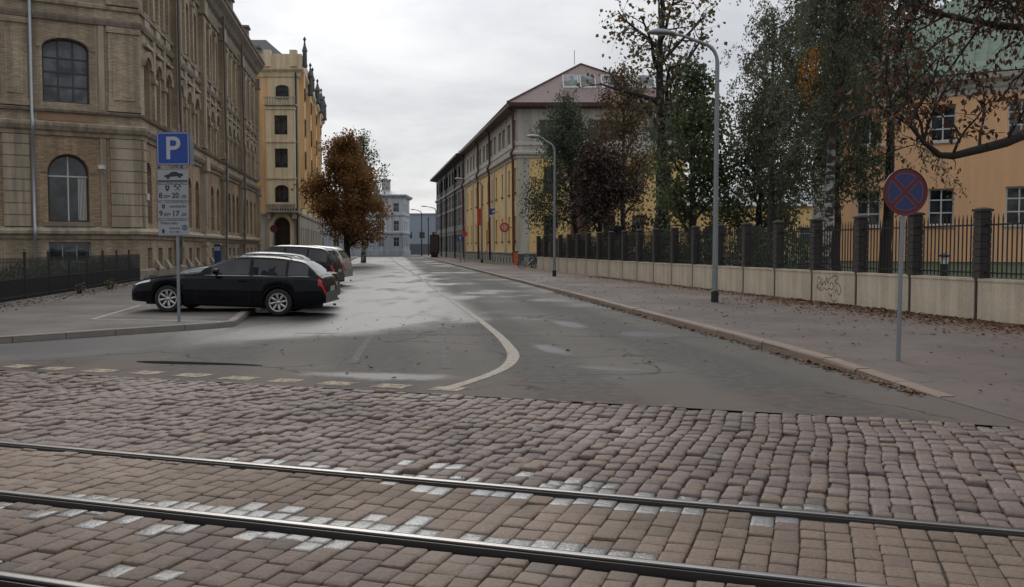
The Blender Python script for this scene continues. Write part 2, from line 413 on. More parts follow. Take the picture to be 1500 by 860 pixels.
def kerb_run(name, pts, mat, w=.17, seg=1.0, side=1, zf=None, drop=-.05):
    """kerbstones butted along a line, each stone slightly out of true"""
    mb = MB(); rr = random.Random(3)
    P = [Vector((p[0], p[1], 0)) for p in pts]
    for i in range(len(P)-1):
        d = P[i+1]-P[i]; L = d.length; d.normalize(); nr = Vector((d.y, -d.x, 0))*side
        n = max(1, round(L/seg)) if P[i].y < 75 else max(1, round(L/3))
        for k in range(n):
            a = P[i]+d*(L*k/n+.006); b = P[i]+d*(L*(k+1)/n-.006)
            o = rr.uniform(-.008,.008); za = (zf(a.y) if zf else .1)+.012+rr.uniform(-.004,.006); zb = (zf(b.y) if zf else .1)+.012+rr.uniform(-.004,.006)
            a = a+nr*o; b = b+nr*o
            ai, bi = a+nr*w, b+nr*w; ac, bc = a+nr*.03, b+nr*.03
            q = lambda v, z: (v.x, v.y, z)
            mb.grid([[q(a,drop),q(b,drop)],[q(a,za-.03),q(b,zb-.03)],[q(ac,za),q(bc,zb)],[q(ai,za),q(bi,zb)],[q(ai,drop),q(bi,drop)]])
            mb.face([q(a,drop),q(a,za-.03),q(ac,za),q(ai,za),q(ai,drop)]); mb.face([q(b,drop),q(b,zb-.03),q(bc,zb),q(bi,zb),q(bi,drop)])
    return tag(mb.build(name, mat), kind='structure')
kerb_run('kerb', KR[:10], M_KERB, .2, zf=kz, side=1)

KL = [(-40,25.6),(-14.3,16.9),(-11.2,15.72),(-10.0,15.5),(-9.3,15.55),(-8.7,16.0),(-7.49,17.36),(-6.55,18.4),(-6.05,18.95),(-5.86,19.3),(-5.87,19.6),(-6.35,22.03),(-10.3,49),(-17.5,98),(-22,128),(-30,182),(-37,205)]
mb = MB(); 
for i in range(1, len(KL)):
    (x0,y0),(x1,y1) = KL[i-1], KL[i]
    mb.face([(x0,y0,.1),(x1,y1,.1),(-60,60+i*9,.1),(-60,51+i*9,.1)] if i > 1 else [(x0,y0,.1),(x1,y1,.1),(-60,60,.1)])
tag(mb.build('pavement', M_PAVE_L, uv=False), kind='structure')
kerb_run('kerb', KL, M_KERBG, .17, side=-1)

# ---- setts and paving blocks
def setts(name, mat, a0, a1, b0f, b1f, wa, lb, gap, jit, dome, seed, wav=.03, depth=.07, flat=False, pale=()):
    """courses of rounded blocks running away from the rails, every block a real stone"""
    rr = np.random.default_rng(seed)
    rect = []
    a = a0
    while a < a1:
        wd = rr.uniform(*wa); b = b0f(a)+rr.uniform(-.06, .0); off = rr.uniform(-.0025,.0025)
        first = True
        while b < b1f(a):
            ln = rr.uniform(*lb); end = min(b+ln, b1f(a)+.01)
            if end-b > .05: rect.append((a+off, a+off+wd, max(b, b0f(a)), end))
            b += ln
        a += wd
    rect = np.array(rect); N = len(rect)
    ca = (rect[:,0]+rect[:,1])/2; cb = (rect[:,2]+rect[:,3])/2; ha = (rect[:,1]-rect[:,0])/2-gap/2; hb = (rect[:,3]-rect[:,2])/2-gap/2
    ca = ca+wav*np.sin(cb*1.7+ca*.12)+wav*.6*np.sin(cb*3.9+ca*.3); cb = cb+wav*.5*np.sin(ca*1.1)
    ch = .12 if flat else .24
    oct8 = np.array([(1,-1+ch),(1,1-ch),(1-ch,1),(-1+ch,1),(-1,1-ch),(-1,-1+ch),(-1+ch,-1),(1-ch,-1)], float)
    rings = [(1.0,-depth),(1.0,-.018),(.965,-.005),(.86,dome*.5),(.45,dome)]
    if flat: rings = [(1.0,-depth),(1.0,-.010),(.975,-.003),(.93,0.),(.5,dome)]
    V = np.zeros((N, len(rings)*8+1, 3))
    tilt = rr.normal(0, jit*.55, (N,2)); hz = rr.normal(0, jit*.16, N)
    jv = rr.normal(0, jit*.11, (N,8,2))
    for i, (s, z) in enumerate(rings):
        px = oct8[None,:,0]*ha[:,None]*s + jv[:,:,0]*s; py = oct8[None,:,1]*hb[:,None]*s + jv[:,:,1]*s
        V[:, i*8:(i+1)*8, 0] = px; V[:, i*8:(i+1)*8, 1] = py
        V[:, i*8:(i+1)*8, 2] = z + hz[:,None] + (tilt[:,:1]*px + tilt[:,1:]*py)*(1 if i else 0) + (rr.normal(0, jit*.035, (N,8)) if i > 1 else 0)
    V[:, -1, 2] = dome*1.05+hz
    A = V[:,:,0]+ca[:,None]; B = V[:,:,1]+cb[:,None]
    out = np.stack([EX*A+NX*B, EY*A+NY*B, V[:,:,2]], -1).reshape(-1,3)
    q = []
    for i in range(len(rings)-1):
        for k in range(8): q.append((i*8+k, i*8+(k+1)%8, (i+1)*8+(k+1)%8, (i+1)*8+k))
    l = (len(rings)-1)*8
    for k in range(0, 8, 2): q.append((l+k, l+(k+1)%8, l+(k+2)%8, len(rings)*8))
    q = np.array(q); nv = V.shape[1]
    faces = (q[None]+np.arange(N)[:,None,None]*nv).reshape(-1,4)
    o = np_mesh(name, out, faces, mat, smooth=True)
    if pale:     # wet glint painted as paler stones beside the rails, picked stone by stone
        pick = np.zeros(N, bool)
        for (b0, b1_, a0_, a1_, pr) in pale: pick |= (cb > b0) & (cb < b1_) & (ca > a0_) & (ca < a1_) & (rr.random(N) < pr)
        o.data.materials.append(M_GLINT); o.data.polygons.foreach_set('material_index', np.repeat(pick.astype(np.int32), len(q)))
    return tag(o, kind='structure')
B1, B2, B3 = 5.93, 4.70, 3.50       # the three rails, measured away from the camera
M_GLINT = stone_mat('pale_wet_stone', [(.13,.122,.115),(.185,.178,.17),(.155,.148,.14),(.215,.21,.203)], (), .34, .6)
M_SETT = stone_mat('granite_setts', [(.120,.088,.076),(.165,.124,.106),(.14,.106,.091),(.19,.148,.128),(.10,.077,.069),(.16,.117,.095),(.175,.125,.09)], [], .7)
M_BLOCK = stone_mat('paving_blocks', [(.145,.103,.076),(.185,.135,.10),(.16,.117,.088),(.205,.153,.114),(.13,.096,.075)], [], .76)
M_BLOCKB = stone_mat('paving_blocks_worn', [(.12,.088,.068),(.165,.122,.094),(.14,.105,.08),(.18,.136,.105),(.108,.083,.068)], [], .76)
edge = lambda a: (9.5 if a < 1 else 9.5-.06*(a-1))
setts('cobblestones', M_SETT, -17, 11, lambda a: B1+.06, lambda a: edge(a)+.02*math.sin(a*3), (.120,.150), (.145,.21), .006, .05, .006, 11, .02, pale=[(B1,B1+.2,-4.4,.4,.6),(B1+.2,B1+.45,-4.0,-1.0,.2)])
setts('paving_blocks', M_BLOCK, -12, 9, lambda a: B2+.06, lambda a: B1-.10, (.138,.146), (.15,.215), .006, .02, .003, 12, .006, flat=True, pale=[(B2,B2+.24,-4.8,-.6,.95),(B2+.24,B2+.36,-4.0,-1.9,.3),(B1-.26,B1,-3.0,.1,.7),(B2,B2+.2,-6,-4.6,.35)])
setts('paving_blocks', M_BLOCKB, -9, 7, lambda a: B3+.06, lambda a: B2-.14, (.14,.152), (.15,.225), .007, .025, .004, 13, .008, flat=True, pale=[(B2-.34,B2,-5,-2.4,.5),(B2-.55,B2-.34,-4.6,-3.2,.15),(B3,B3+.3,-4.6,-2.8,.35)])
setts('paving_blocks', M_BLOCKB, -7, 6, lambda a: .4, lambda a: B3-.16, (.14,.152), (.15,.225), .007, .025, .004, 14, .008, flat=True)

mb = MB(); mb.face([ab(-17.5,B1+.05,-.02),ab(11.5,B1+.05,-.02),ab(11.5,9.0,-.02),ab(1,9.6,-.02),ab(-17.5,9.6,-.02)])
for (p, q) in ((B2+.05,B1-.08),(B3+.05,B2-.14),(.3,B3-.14)): mb.face([ab(-12.5,p,-.012),ab(9.5,p,-.012),ab(9.5,q,-.012),ab(-12.5,q,-.012)])
tag(mb.build('joint_sand', simple('joint_grit', (.05,.042,.034), .9, .4, 3, fine=.5, bump=.6, spec=.15), uv=False), kind='structure')
M_RAIL = simple('rail_steel', (.30,.285,.27), .34, .25, 3, metallic=1, fine=.2)
M_RUST = simple('rail_flank', (.022,.018,.016), .5, .3, 4)
M_BITU = simple('rail_sealant', (.007,.0065,.006), .8, .3, 3, bump=.3, spec=.1)
def tram_rail(b, label, a0=-40, a1=30, gapn=.10, lift=.0):
    r = empty('tram_rail', ab(0, b, 0), label, 'rail', group='tram rails set in the paving')
    loc = lambda a, bb, z: (EX*a+NX*bb, EY*a+NY*bb, z)
    # profile across: rail head, groove, guard lip
    def strip(prof):
        mb = MB(); rows = [[loc(a, q, z) for (q, z) in prof] for a in (a0, -8, -4, -2, 0, 2, 4, 8, a1)]
        mb.grid(rows); return mb
    h = .012+lift
    strip([(.045,-.05),(.045,h-.006),(.038,h),(.024,h)]).build('rail_head', M_RUST, r)
    strip([(.024,h),(.021,h+.0015),(-.006,h+.0015),(-.012,h)]).build('running_band', M_RAIL, r)
    strip([(-.012,h),(-.018,h-.001),(-.022,h-.008),(-.022,-.04)]).build('gauge_edge', M_RUST, r)
    strip([(-.022,-.04),(-.062,-.04)]).build('groove', M_BITU, r)
    strip([(-.062,-.04),(-.062,h-.004),(-.066,h-.001),(-.074,h-.001),(-.080,-.05)]).build('guard_lip', M_RUST, r)
    strip([(-.078,-.022),(-.078-gapn*.5,-.016),(-.078-gapn,-.03)]).build('sealant_strip', M_BITU, r)
    strip([(.045,-.012),(.058,-.01),(.07,-.02)]).build('sealant_strip', M_BITU, r)
    return r
tram_rail(B1, 'farthest steel tram rail, running along the edge of the rounded cobbles', gapn=.02)
tram_rail(B2, 'middle steel tram rail between two fields of flat paving blocks', gapn=.05, lift=.006)
tram_rail(B3, 'nearest tram rail, lying closer to the viewer than the other two', gapn=.07)

# ---- road markings and patches (4 mm sheets)
def worn_paint(name, col, wear, c2=(.09,.085,.08)):
    m, t, b = newmat(name); c = coords(t)
    n = t.math('ADD', t.math('MULTIPLY', t.noise(c, 9, 5, .7), .6), t.math('MULTIPLY', t.noise(c, 50, 3, .7), .4))
    t.l.new(t.mix(t.ramp(n, wear, wear+.12), c2, col), b.inputs['Base Color']); b.inputs['Roughness'].default_value = .85; b.inputs['Specular IOR Level'].default_value = .2
    t.l.new(t.bump(n, .3, .006), b.inputs['Normal'])
    return m
M_LINE = worn_paint('road_paint', (.34,.305,.255), .37)
M_FADED = worn_paint('faded_paint', (.19,.183,.172), .50)
M_DASH = worn_paint('dash_paint', (.36,.30,.21), .43, (.13,.105,.09))
def ribbon(name, pts, widths, mat, z=.004, n=8):
    P = [Vector((*p, 0)) for p in pts]; C = []
    for i in range(len(P)-1):
        p0 = P[max(i-1,0)]; p1 = P[i]; p2 = P[i+1]; p3 = P[min(i+2,len(P)-1)]
        for k in range(n):
            s = k/n; q = .5*((2*p1)+(p2-p0)*s+(2*p0-5*p1+4*p2-p3)*s*s+(3*p1-p0-3*p2+p3)*s**3)
            C.append((q, widths[i]*(1-s)+widths[i+1]*s))
    C.append((P[-1], widths[-1])); rows = []
    for i, (q, wd) in enumerate(C):
        d = C[min(i+1,len(C)-1)][0]-C[max(i-1,0)][0]; d.normalize(); nr = Vector((d.y,-d.x,0))*wd/2
        rows.append([(q.x-nr.x,q.y-nr.y,z),(q.x+nr.x,q.y+nr.y,z)])
    mb = MB(); mb.grid(rows); return tag(mb.build(name, mat), kind='structure')
ribbon('road_marking', [(-17.6,135),(-10.9,89.2),(-6.47,60.3),(-2.93,35.9),(-1.02,22.94),(-.33,17.93),(-.06,15.4),(.02,13.96),(-.08,12.75),(-.31,11.86),(-.56,11.2),(-.80,10.66)],
       [.14,.14,.14,.14,.14,.15,.17,.19,.16,.15,.15,.17], M_LINE, z=.005)
ribbon('road_marking', [(-1.45,19.2),(-1.15,15.6),(-.89,12.5)], [.12,.12,.16], M_FADED, n=4)
ribbon('road_marking', [(-2.63,17.2),(-2.45,15),(-2.27,13.1)], [.11,.12,.12], M_FADED, n=4)
ribbon('road_marking', [(-4.2,17.75),(0,17.3),(3.6,16.9)], [.035,.03,.03], M_FADED, n=4)
for a in [-4.32-.72*i for i in range(13)]+[-4.0-.72*14]:
    mb = MB(); j = rnd.uniform(-.03,.03); wl = rnd.uniform(.36,.46); b0 = 9.76+rnd.uniform(-.03,.03)
    mb.face([ab(a+j,b0,.004),ab(a+wl+j,b0,.004),ab(a+wl+j+.03,b0+.30,.004),ab(a+j+.03,b0+.30,.004)])
    tag(mb.build('road_marking', M_DASH), kind='structure')
for pts in ([(-9.09,19.9),(-10.04,24.9)], [(-9.05,19.95),(-5.95,19.25)]):
    ribbon('road_marking', pts, [.11,.11], M_LINE, z=.104, n=3)
ribbon('road_marking', [(-8.9,20.45),(-6.1,19.85)], [.06,.06], M_FADED, z=.104, n=3)
ribbon('tar_patch', [(-5.45,13.32),(-5.1,13.22),(-4.3,13.06),(-3.5,12.86)], [.05,.28,.24,.05], simple('tar', (.007,.007,.007), .95, .4, 5, bump=.4, spec=.05), n=6).name = 'tar_patch'  # dark sheet painted as the shadow inside a pothole
# lawn behind the fence, rising to the orange building; verges by the long building
M_GRASS = simple('grass', (.035,.055,.018), .9, .5, 2.2, fine=.6, bump=.8)
FX = lambda Y: 13.47-.1723*Y
mb = MB()
YS = [12,17,22,28,34,40,48,56,64,70,78]
mb.grid([[(FX(Y)+.35,Y,.14),(FX(Y)+2.5,Y,.2),(FX(Y)+7,Y,.45),(FX(Y)+14,Y,.85),(FX(Y)+45,Y,.9)] for Y in YS])
tag(mb.build('lawn', M_GRASS, uv=False), kind='structure')
mb = MB(); mb.face([(-1.4,84.3,.11),(.2,83.2,.11),(-2.9,104,.11),(-4.3,104,.11)]); mb.face([(-5.0,104,.11),(-3.4,106,.11),(-6.3,124,.11),(-7.6,124,.11)])
tag(mb.build('verge', simple('verge_grass', (.05,.10,.022), .9, .4, 2, fine=.5, bump=.8), uv=False), kind='structure')
#@@PART2
# ------------------------------------------------------------------ building kit
def op(u, z0, z1, w, rise=0., **k): return dict(u0=u-w/2, u1=u+w/2, z0=z0, z1=z1, rise=rise, **k)
def arch_pts(u0, u1, z1, rise, n=10):
    c = (u0+u1)/2; hw = (u1-u0)/2
    return [(c-hw*math.cos(math.pi*k/n), z1-rise+rise*math.sin(math.pi*k/n)) for k in range(n+1)]
def facade(mb, F, u0, u1, z0, z1, ops, depth, m=0):
    """wall sheet with real openings and their reveals"""
    us = sorted({u0, u1, *[o['u0'] for o in ops], *[o['u1'] for o in ops]}); zs = sorted({z0, z1, *[o['z0'] for o in ops], *[o['z1'] for o in ops]})
    us = [u for u in us if u0 <= u <= u1]; zs = [z for z in zs if z0 <= z <= z1]
    for i in range(len(us)-1):
        for j in range(len(zs)-1):
            cu, cz = (us[i]+us[i+1])/2, (zs[j]+zs[j+1])/2
            if any(o['u0'] < cu < o['u1'] and o['z0'] < cz < o['z1'] for o in ops): continue
            mb.face([F(us[i],0,zs[j]),F(us[i+1],0,zs[j]),F(us[i+1],0,zs[j+1]),F(us[i],0,zs[j+1])], m)
    for o in ops:
        a, b, c, d, r = o['u0'], o['u1'], o['z0'], o['z1'], o['rise']; D = -o.get('depth', depth)-.04
        top = arch_pts(a, b, d, r) if r > 0 else [(a, d), (b, d)]
        if r > 0:
            for k in range(len(top)-1):
                (p, q), (p2, q2) = top[k], top[k+1]
                mb.face([F(p,0,q),F(p2,0,q2),F(p2,0,d),F(p,0,d)], m)
        ring = [(b, c), (a, c)] + top + [(b, c)]
        for k in range(len(ring)-1):
            (p, q), (p2, q2) = ring[k], ring[k+1]
            if abs(p-p2)+abs(q-q2) < 1e-6: continue
            mb.face([F(p,0,q),F(p2,0,q2),F(p2,D,q2),F(p,D,q)], m)
WC = {}
def win_mesh(w, h, rise, mull, trans, fw, fm, gm):
    key = (round(w,3), round(h,3), round(rise,3), tuple(mull), tuple(trans), fw, fm.name, gm.name)
    if key in WC: return WC[key]
    mb = MB(); hw = w/2
    arc = arch_pts(-hw, hw, h, rise) if rise > 0 else [(-hw, h), (hw, h)]
    out = [(-hw, 0)] + arc + [(hw, 0)]
    cx, cz = 0, h*.45
    inn = []
    for (x, z) in out:
        if z <= 0: inn.append((x-math.copysign(fw, x), fw))
        elif rise > 0 and z > h-rise+1e-6: 
            dx, dz = x, z-(h-rise); s = 1-fw/max(.2, math.hypot(dx, dz*hw/rise)); inn.append((x*s, h-rise+dz*(1-fw/rise if rise > fw*2 else .6)))
        else: inn.append((x-math.copysign(fw, x), z-(0 if rise > 0 else fw)))
    o2, i2 = out+[out[0]], inn+[inn[0]]
    for k in range(len(o2)-1):
        mb.face([(o2[k][0],-.035,o2[k][1]),(o2[k+1][0],-.035,o2[k+1][1]),(i2[k+1][0],-.035,i2[k+1][1]),(i2[k][0],-.035,i2[k][1])])
        mb.face([(i2[k][0],-.035,i2[k][1]),(i2[k+1][0],-.035,i2[k+1][1]),(i2[k+1][0],.03,i2[k+1][1]),(i2[k][0],.03,i2[k][1])])
    def top_at(x):
        return h-fw if rise <= 0 else h-rise+rise*math.sqrt(max(0, 1-(x/hw)**2))-fw*.5
    for f_ in mull:
        x = -hw+w*f_; b = fw*.42; mb.box(x-b, x+b, -.03, .02, fw*.8, top_at(x))
    for f_ in trans:
        z = h*f_; e = hw-fw*.8 if z < h-rise else hw*math.sqrt(max(0, 1-((z-(h-rise))/max(rise,.01))**2))-fw*.6
        b = fw*.42; mb.box(-e, e, -.033, .022, z-b, z+b)
    fmsh = mb.mesh('window', fm, uv=False)
    gb = MB(); gb.face([(x, .008, z) for (x, z) in out]); gmsh = gb.mesh('pane', gm, uv=False)
    WC[key] = (fmsh, gmsh); return WC[key]
def window(par, F, o, depth, fm, gm, mull=(.5,), trans=(.66,), fw=.07, name='window', label=None):
    w, h = o['u1']-o['u0'], o['z1']-o['z0']
    a, g = win_mesh(w, h, o['rise'], mull, trans, fw, fm, gm)
    x = link(name, a, par, F((o['u0']+o['u1'])/2, -o.get('depth', depth), o['z0']), F.ang+(math.pi if F.flip else 0))
    if label: x['label'] = label
    return x, link('pane', g, x)
def sweep(mb, pts, prof, m=0, closed_prof=True):
    """moulding profile (n, z) carried along a plan polyline with mitred corners, n to the right of travel"""
    P = [Vector((p[0], p[1])) for p in pts]; rows = []
    for i, p in enumerate(P):
        ds = []
        if i > 0: ds.append((p-P[i-1]).normalized())
        if i < len(P)-1: ds.append((P[i+1]-p).normalized())
        ns = [Vector((d.y, -d.x)) for d in ds]
        n = ns[0] if len(ns) == 1 else (ns[0]+ns[1])/(1+ns[0].dot(ns[1]))
        rows.append([(p.x+n.x*q, p.y+n.y*q, z) for (q, z) in prof])
    mb.grid(rows, m, closed_prof); mb.face(rows[0], m); mb.face(rows[-1][::-1], m)
def prism(mb, poly, z0, z1, m=0, cap=True):
    n = len(poly)
    for i in range(n):
        (a, b), (c, d) = poly[i], poly[(i+1)%n]; mb.face([(a,b,z0),(c,d,z0),(c,d,z1),(a,b,z1)], m)
    if cap: mb.face([(a,b,z1) for (a,b) in poly], m)

G_DARK = glass_mat('pane_dark', (.022,.026,.030))
G_GREY = glass_mat('pane_grey', (.05,.06,.07))
W_BROWN = simple('frame_brown', (.055,.036,.028), .5, .25, 3)
W_WHITE = simple('frame_white', (.60,.60,.58), .5, .12, 3)
W_GREY = simple('frame_grey', (.30,.31,.31), .5, .15, 3)
M_IRON = simple('iron_black', (.014,.015,.017), .5, .3, 4)
M_ZINC = simple('zinc_pipe', (.34,.37,.40), .38, .2, 2, metallic=.6)

# ================= A: brick school on the left
A0 = Vector((-20.0, 50.0)); DL = Vector((.858, .515)).normalized(); DS = Vector((-.146, .989)).normalized()
bA = empty('brick_building', (A0.x, A0.y, 0), 'long yellowish brown brick building with tall arched windows, behind the blue parking sign', 'building')
LL, LS = 16.0, 49.5
pl = -DL*LL; pf = DS*LS
FL = frame((pl.x, pl.y), DL); FS = frame((0, 0), DS)
M_BR = brick('ochre_brick', (.43,.345,.245), (.20,.16,.11), .2)
M_BRW = brick('orange_brick', (.42,.30,.195), (.20,.15,.10), .25)
M_TRIM = simple('trim_stone', (.38,.32,.24), .8, .25, 1.2, fine=.2, streak=.4)
M_TRIMD = simple('trim_dark', (.26,.22,.175), .85, .3, 1.2, fine=.2, streak=.3)
M_ROOFD = simple('roof_dark_red', (.085,.045,.042), .6, .2, 1)
lw = lambda s: LL-s       # distance from the corner -> u on the left front
left_bays = [3.57, 9.3]
opsL0 = [op(lw(s), .9, 1.95, 2.0) for s in left_bays]
opsL1 = [op(lw(s), 3.0, 6.5, 1.95, .97) for s in left_bays]
opsL2 = [op(lw(s), 9.15, 12.45, 2.2, .55) for s in left_bays]
opsL3 = [op(lw(s), 14.6, 17.9, 2.1, .5) for s in left_bays]
bays = [(.3,8.0,3),(9.0,17.1,3),(18.1,25.7,3),(26.7,36.2,4),(37.2,48.7,4)]
wu = []
for (a, b, n) in bays:
    for k in range(n): wu.append(a+(b-a)*(k+.5)/n)
opsS0 = [op(u, .45, 1.65, 1.05) for u in wu]
opsS1 = [op(u, 3.0, 6.4, 1.3, .64) for u in wu]
opsS2 = [op(u, 8.8, 12.0, 1.25, .5) for u in wu]
opsS3 = [op(u, 14.5, 18.1, 1.2, .6) for u in wu]
for (F, L, o0, o1, o2, o3) in ((FL, LL, opsL0, opsL1, opsL2, opsL3), (FS, LS, opsS0, opsS1, opsS2, opsS3)):
    mb = MB(); facade(mb, F, 0, L, 0, 2.25, o0, .3); mb.build('plinth', M_BR, bA)
    mb = MB(); facade(mb, F, 0, L, 2.25, 7.5, o1, .38); mb.build('wall', M_BRW, bA)
    mb = MB(); facade(mb, F, 0, L, 7.5, 21.0, o2+o3, .38); mb.build('wall', M_BR, bA)
for o in opsL0: 
    window(bA, FL, o, .3, W_GREY, G_GREY, (.33,.67), (), .06)
for o in opsL1: window(bA, FL, o, .38, W_BROWN, G_DARK, (), (), .10)
M_BAR = simple('glazing_bar_pale', (.5,.5,.47), .5, .1, 3)
for o in opsL1:   # pale cross bars inside the ground floor windows
    mb = MB(); u = (o['u0']+o['u1'])/2; mb.fbox(FL, u-.035, u+.035, -.36, -.33, 3.05, 6.42); mb.fbox(FL, o['u0']+.05, o['u1']-.05, -.362, -.335, 5.33, 5.41); mb.build('glazing_bar', M_BAR, bA)
    mb = MB(); 
    for k in range(6): mb.fbox(FL, o['u1']-.5+k*.07, o['u1']-.46+k*.07, -.385, -.384, 3.1, 5.3)
    mb.build('curtain', M_BAR, bA)
for o in opsL2: window(bA, FL, o, .38, W_BROWN, G_GREY, (.34,.66), (.26,.48,.70), .085)
for o in opsL3: window(bA, FL, o, .38, W_BROWN, G_DARK, (.33,.67), (.7,), .085)
for o in opsS0: window(bA, FS, o, .3, W_BROWN, G_DARK, (.5,), (), .06)
for o in opsS1: window(bA, FS, o, .38, W_BROWN, G_DARK, (.5,), (.66,), .09)
for o in opsS2: window(bA, FS, o, .38, W_BROWN, G_DARK, (.5,), (.7,), .08)
for o in opsS3: window(bA, FS, o, .38, W_BROWN, G_DARK, (.5,), (.7,), .08)
path = [(pl.x,pl.y), (0,0), (pf.x,pf.y)]
def band(name, prof, mat): 
    mb = MB(); sweep(mb, path, prof); mb.build(name, mat, bA)
band('base_course', [(-.02,.0),(.16,.0),(.16,.42),(.06,.5),(-.02,.5)], M_TRIMD)
band('ledge', [(-.02,2.1),(.10,2.12),(.14,2.3),(.34,2.38),(.36,2.52),(.06,2.72),(-.02,2.74)], M_TRIM)
band('cornice', [(-.02,7.42),(.12,7.44),(.16,7.62),(.30,7.7),(.42,7.9),(.44,8.04),(.08,8.16),(-.02,8.18)], M_TRIM)
band('ledge', [(-.02,8.62),(.16,8.64),(.22,8.76),(.04,8.84),(-.02,8.84)], M_TRIMD)
band('ledge', [(-.02,13.3),(.12,13.32),(.2,13.5),(.22,13.62),(.03,13.7),(-.02,13.7)], M_TRIMD)
band('ledge', [(-.02,14.15),(.12,14.16),(.16,14.32),(.02,14.4),(-.02,14.4)], M_TRIM)
band('cornice', [(-.02,18.8),(.14,18.82),(.2,19.05),(.05,19.1),(.05,19.9),(.3,20.1),(.5,20.4),(.85,20.75),(.9,21.0),(-.02,21.0)], M_TRIMD)
band('gutter', [(.2,21.0),(.97,21.0),(1.0,21.2),(.2,21.45)], M_ROOFD)
def pilaster(F, u0, u1, dpt, z0, z1, mat, groove=None):
    mb = MB()
    if groove:
        z = z0
        while z < z1-.05:
            e = min(z+groove-.06, z1); mb.fbox(F, u0, u1, -.02, dpt, z, e); mb.fbox(F, u0+.03, u1-.03, -.02, dpt-.05, e, min(e+.06, z1)); z += groove
    else:
        mb.fbox(F, u0, u1, -.02, dpt, z0, z1); mb.fbox(F, u0-.08, u1+.08, -.02, dpt+.08, z1-.3, z1-.003); mb.fbox(F, u0-.06, u1+.06, -.02, dpt+.06, z0+.003, z0+.3)
        mb.fbox(F, u0+.2, u1-.2, dpt, dpt+.05, z0+.6, z1-.6)
    mb.build('pilaster', mat, bA)
for (a, b) in ((.02,1.55),(5.35,6.55),(11.3,12.6)):
    pilaster(FL, lw(b), lw(a), .16, 2.75, 7.4, M_TRIM, .6)
    pilaster(FL, lw(b), lw(a), .12, 8.86, 13.28, M_BR); pilaster(FL, lw(b), lw(a), .12, 14.42, 18.78, M_BR)
for a in (1.75, 5.1):    # slim strips beside the piers, and the frieze panels
    mb = MB(); mb.fbox(FL, lw(a+.28), lw(a), -.02, .08, 2.75, 7.4); mb.fbox(FL, lw(a+.28), lw(a), -.02, .07, 8.86, 13.28); mb.build('pilaster_strip', M_TRIM, bA)
for s in left_bays:
    mb = MB(); mb.fbox(FL, lw(s+1.35), lw(s-1.35), .0, .04, 8.2, 8.56); mb.build('panel', simple('panel_pink', (.30,.185,.125), .85, .3, 1.5, fine=.2), bA)
    for (w_, zz_, rz, t_, mm) in ((1.0, 5.53, .97, .28, M_BRW), (1.12, 11.9, .55, .26, M_BR)):
        mb = MB(); 
        a1 = [(lw(s)+math.cos(math.pi*k/12)*(w_+.02), zz_+math.sin(math.pi*k/12)*(rz+.02)) for k in range(13)]; a2 = [(lw(s)+math.cos(math.pi*k/12)*(w_+t_), zz_+math.sin(math.pi*k/12)*(rz+t_)) for k in range(13)]
        for k in range(12):
            mb.face([FL(a1[k][0],.05,a1[k][1]),FL(a1[k+1][0],.05,a1[k+1][1]),FL(a2[k+1][0],.05,a2[k+1][1]),FL(a2[k][0],.05,a2[k][1])])
            mb.face([FL(a2[k][0],.05,a2[k][1]),FL(a2[k+1][0],.05,a2[k+1][1]),FL(a2[k+1][0],-.01,a2[k+1][1]),FL(a2[k][0],-.01,a2[k][1])])
            mb.face([FL(a1[k][0],.05,a1[k][1]),FL(a1[k+1][0],.05,a1[k+1][1]),FL(a1[k+1][0],-.01,a1[k+1][1]),FL(a1[k][0],-.01,a1[k][1])])
        mb.build('arch_surround', mm, bA)
    mb = MB(); mb.fbox(FL, lw(s+1.2), lw(s-1.2), -.3, .12, 2.76, 2.98); mb.build('sill', M_TRIMD, bA)
pilaster(FS, .02, .55, .16, 2.75, 7.4, M_TRIM, .6)
for t_ in (8.5, 17.6, 26.2, 36.7, 49.0):
    w_ = .5 if t_ < 48 else .45
    pilaster(FS, t_-w_, t_+w_, .3, 2.75, 7.4, M_TRIM); pilaster(FS, t_-w_, t_+w_, .34, 8.86, 18.78, M_BR); pilaster(FS, t_-w_-.02, t_+w_+.02, .3, .52, 2.08, M_TRIM)
    for dz in (7.2, 18.4): 
        mb = MB(); mb.fbox(FS, t_-w_-.12, t_+w_+.12, -.02, .5, dz+.01, dz+1.0); mb.build('capital', M_TRIM, bA)
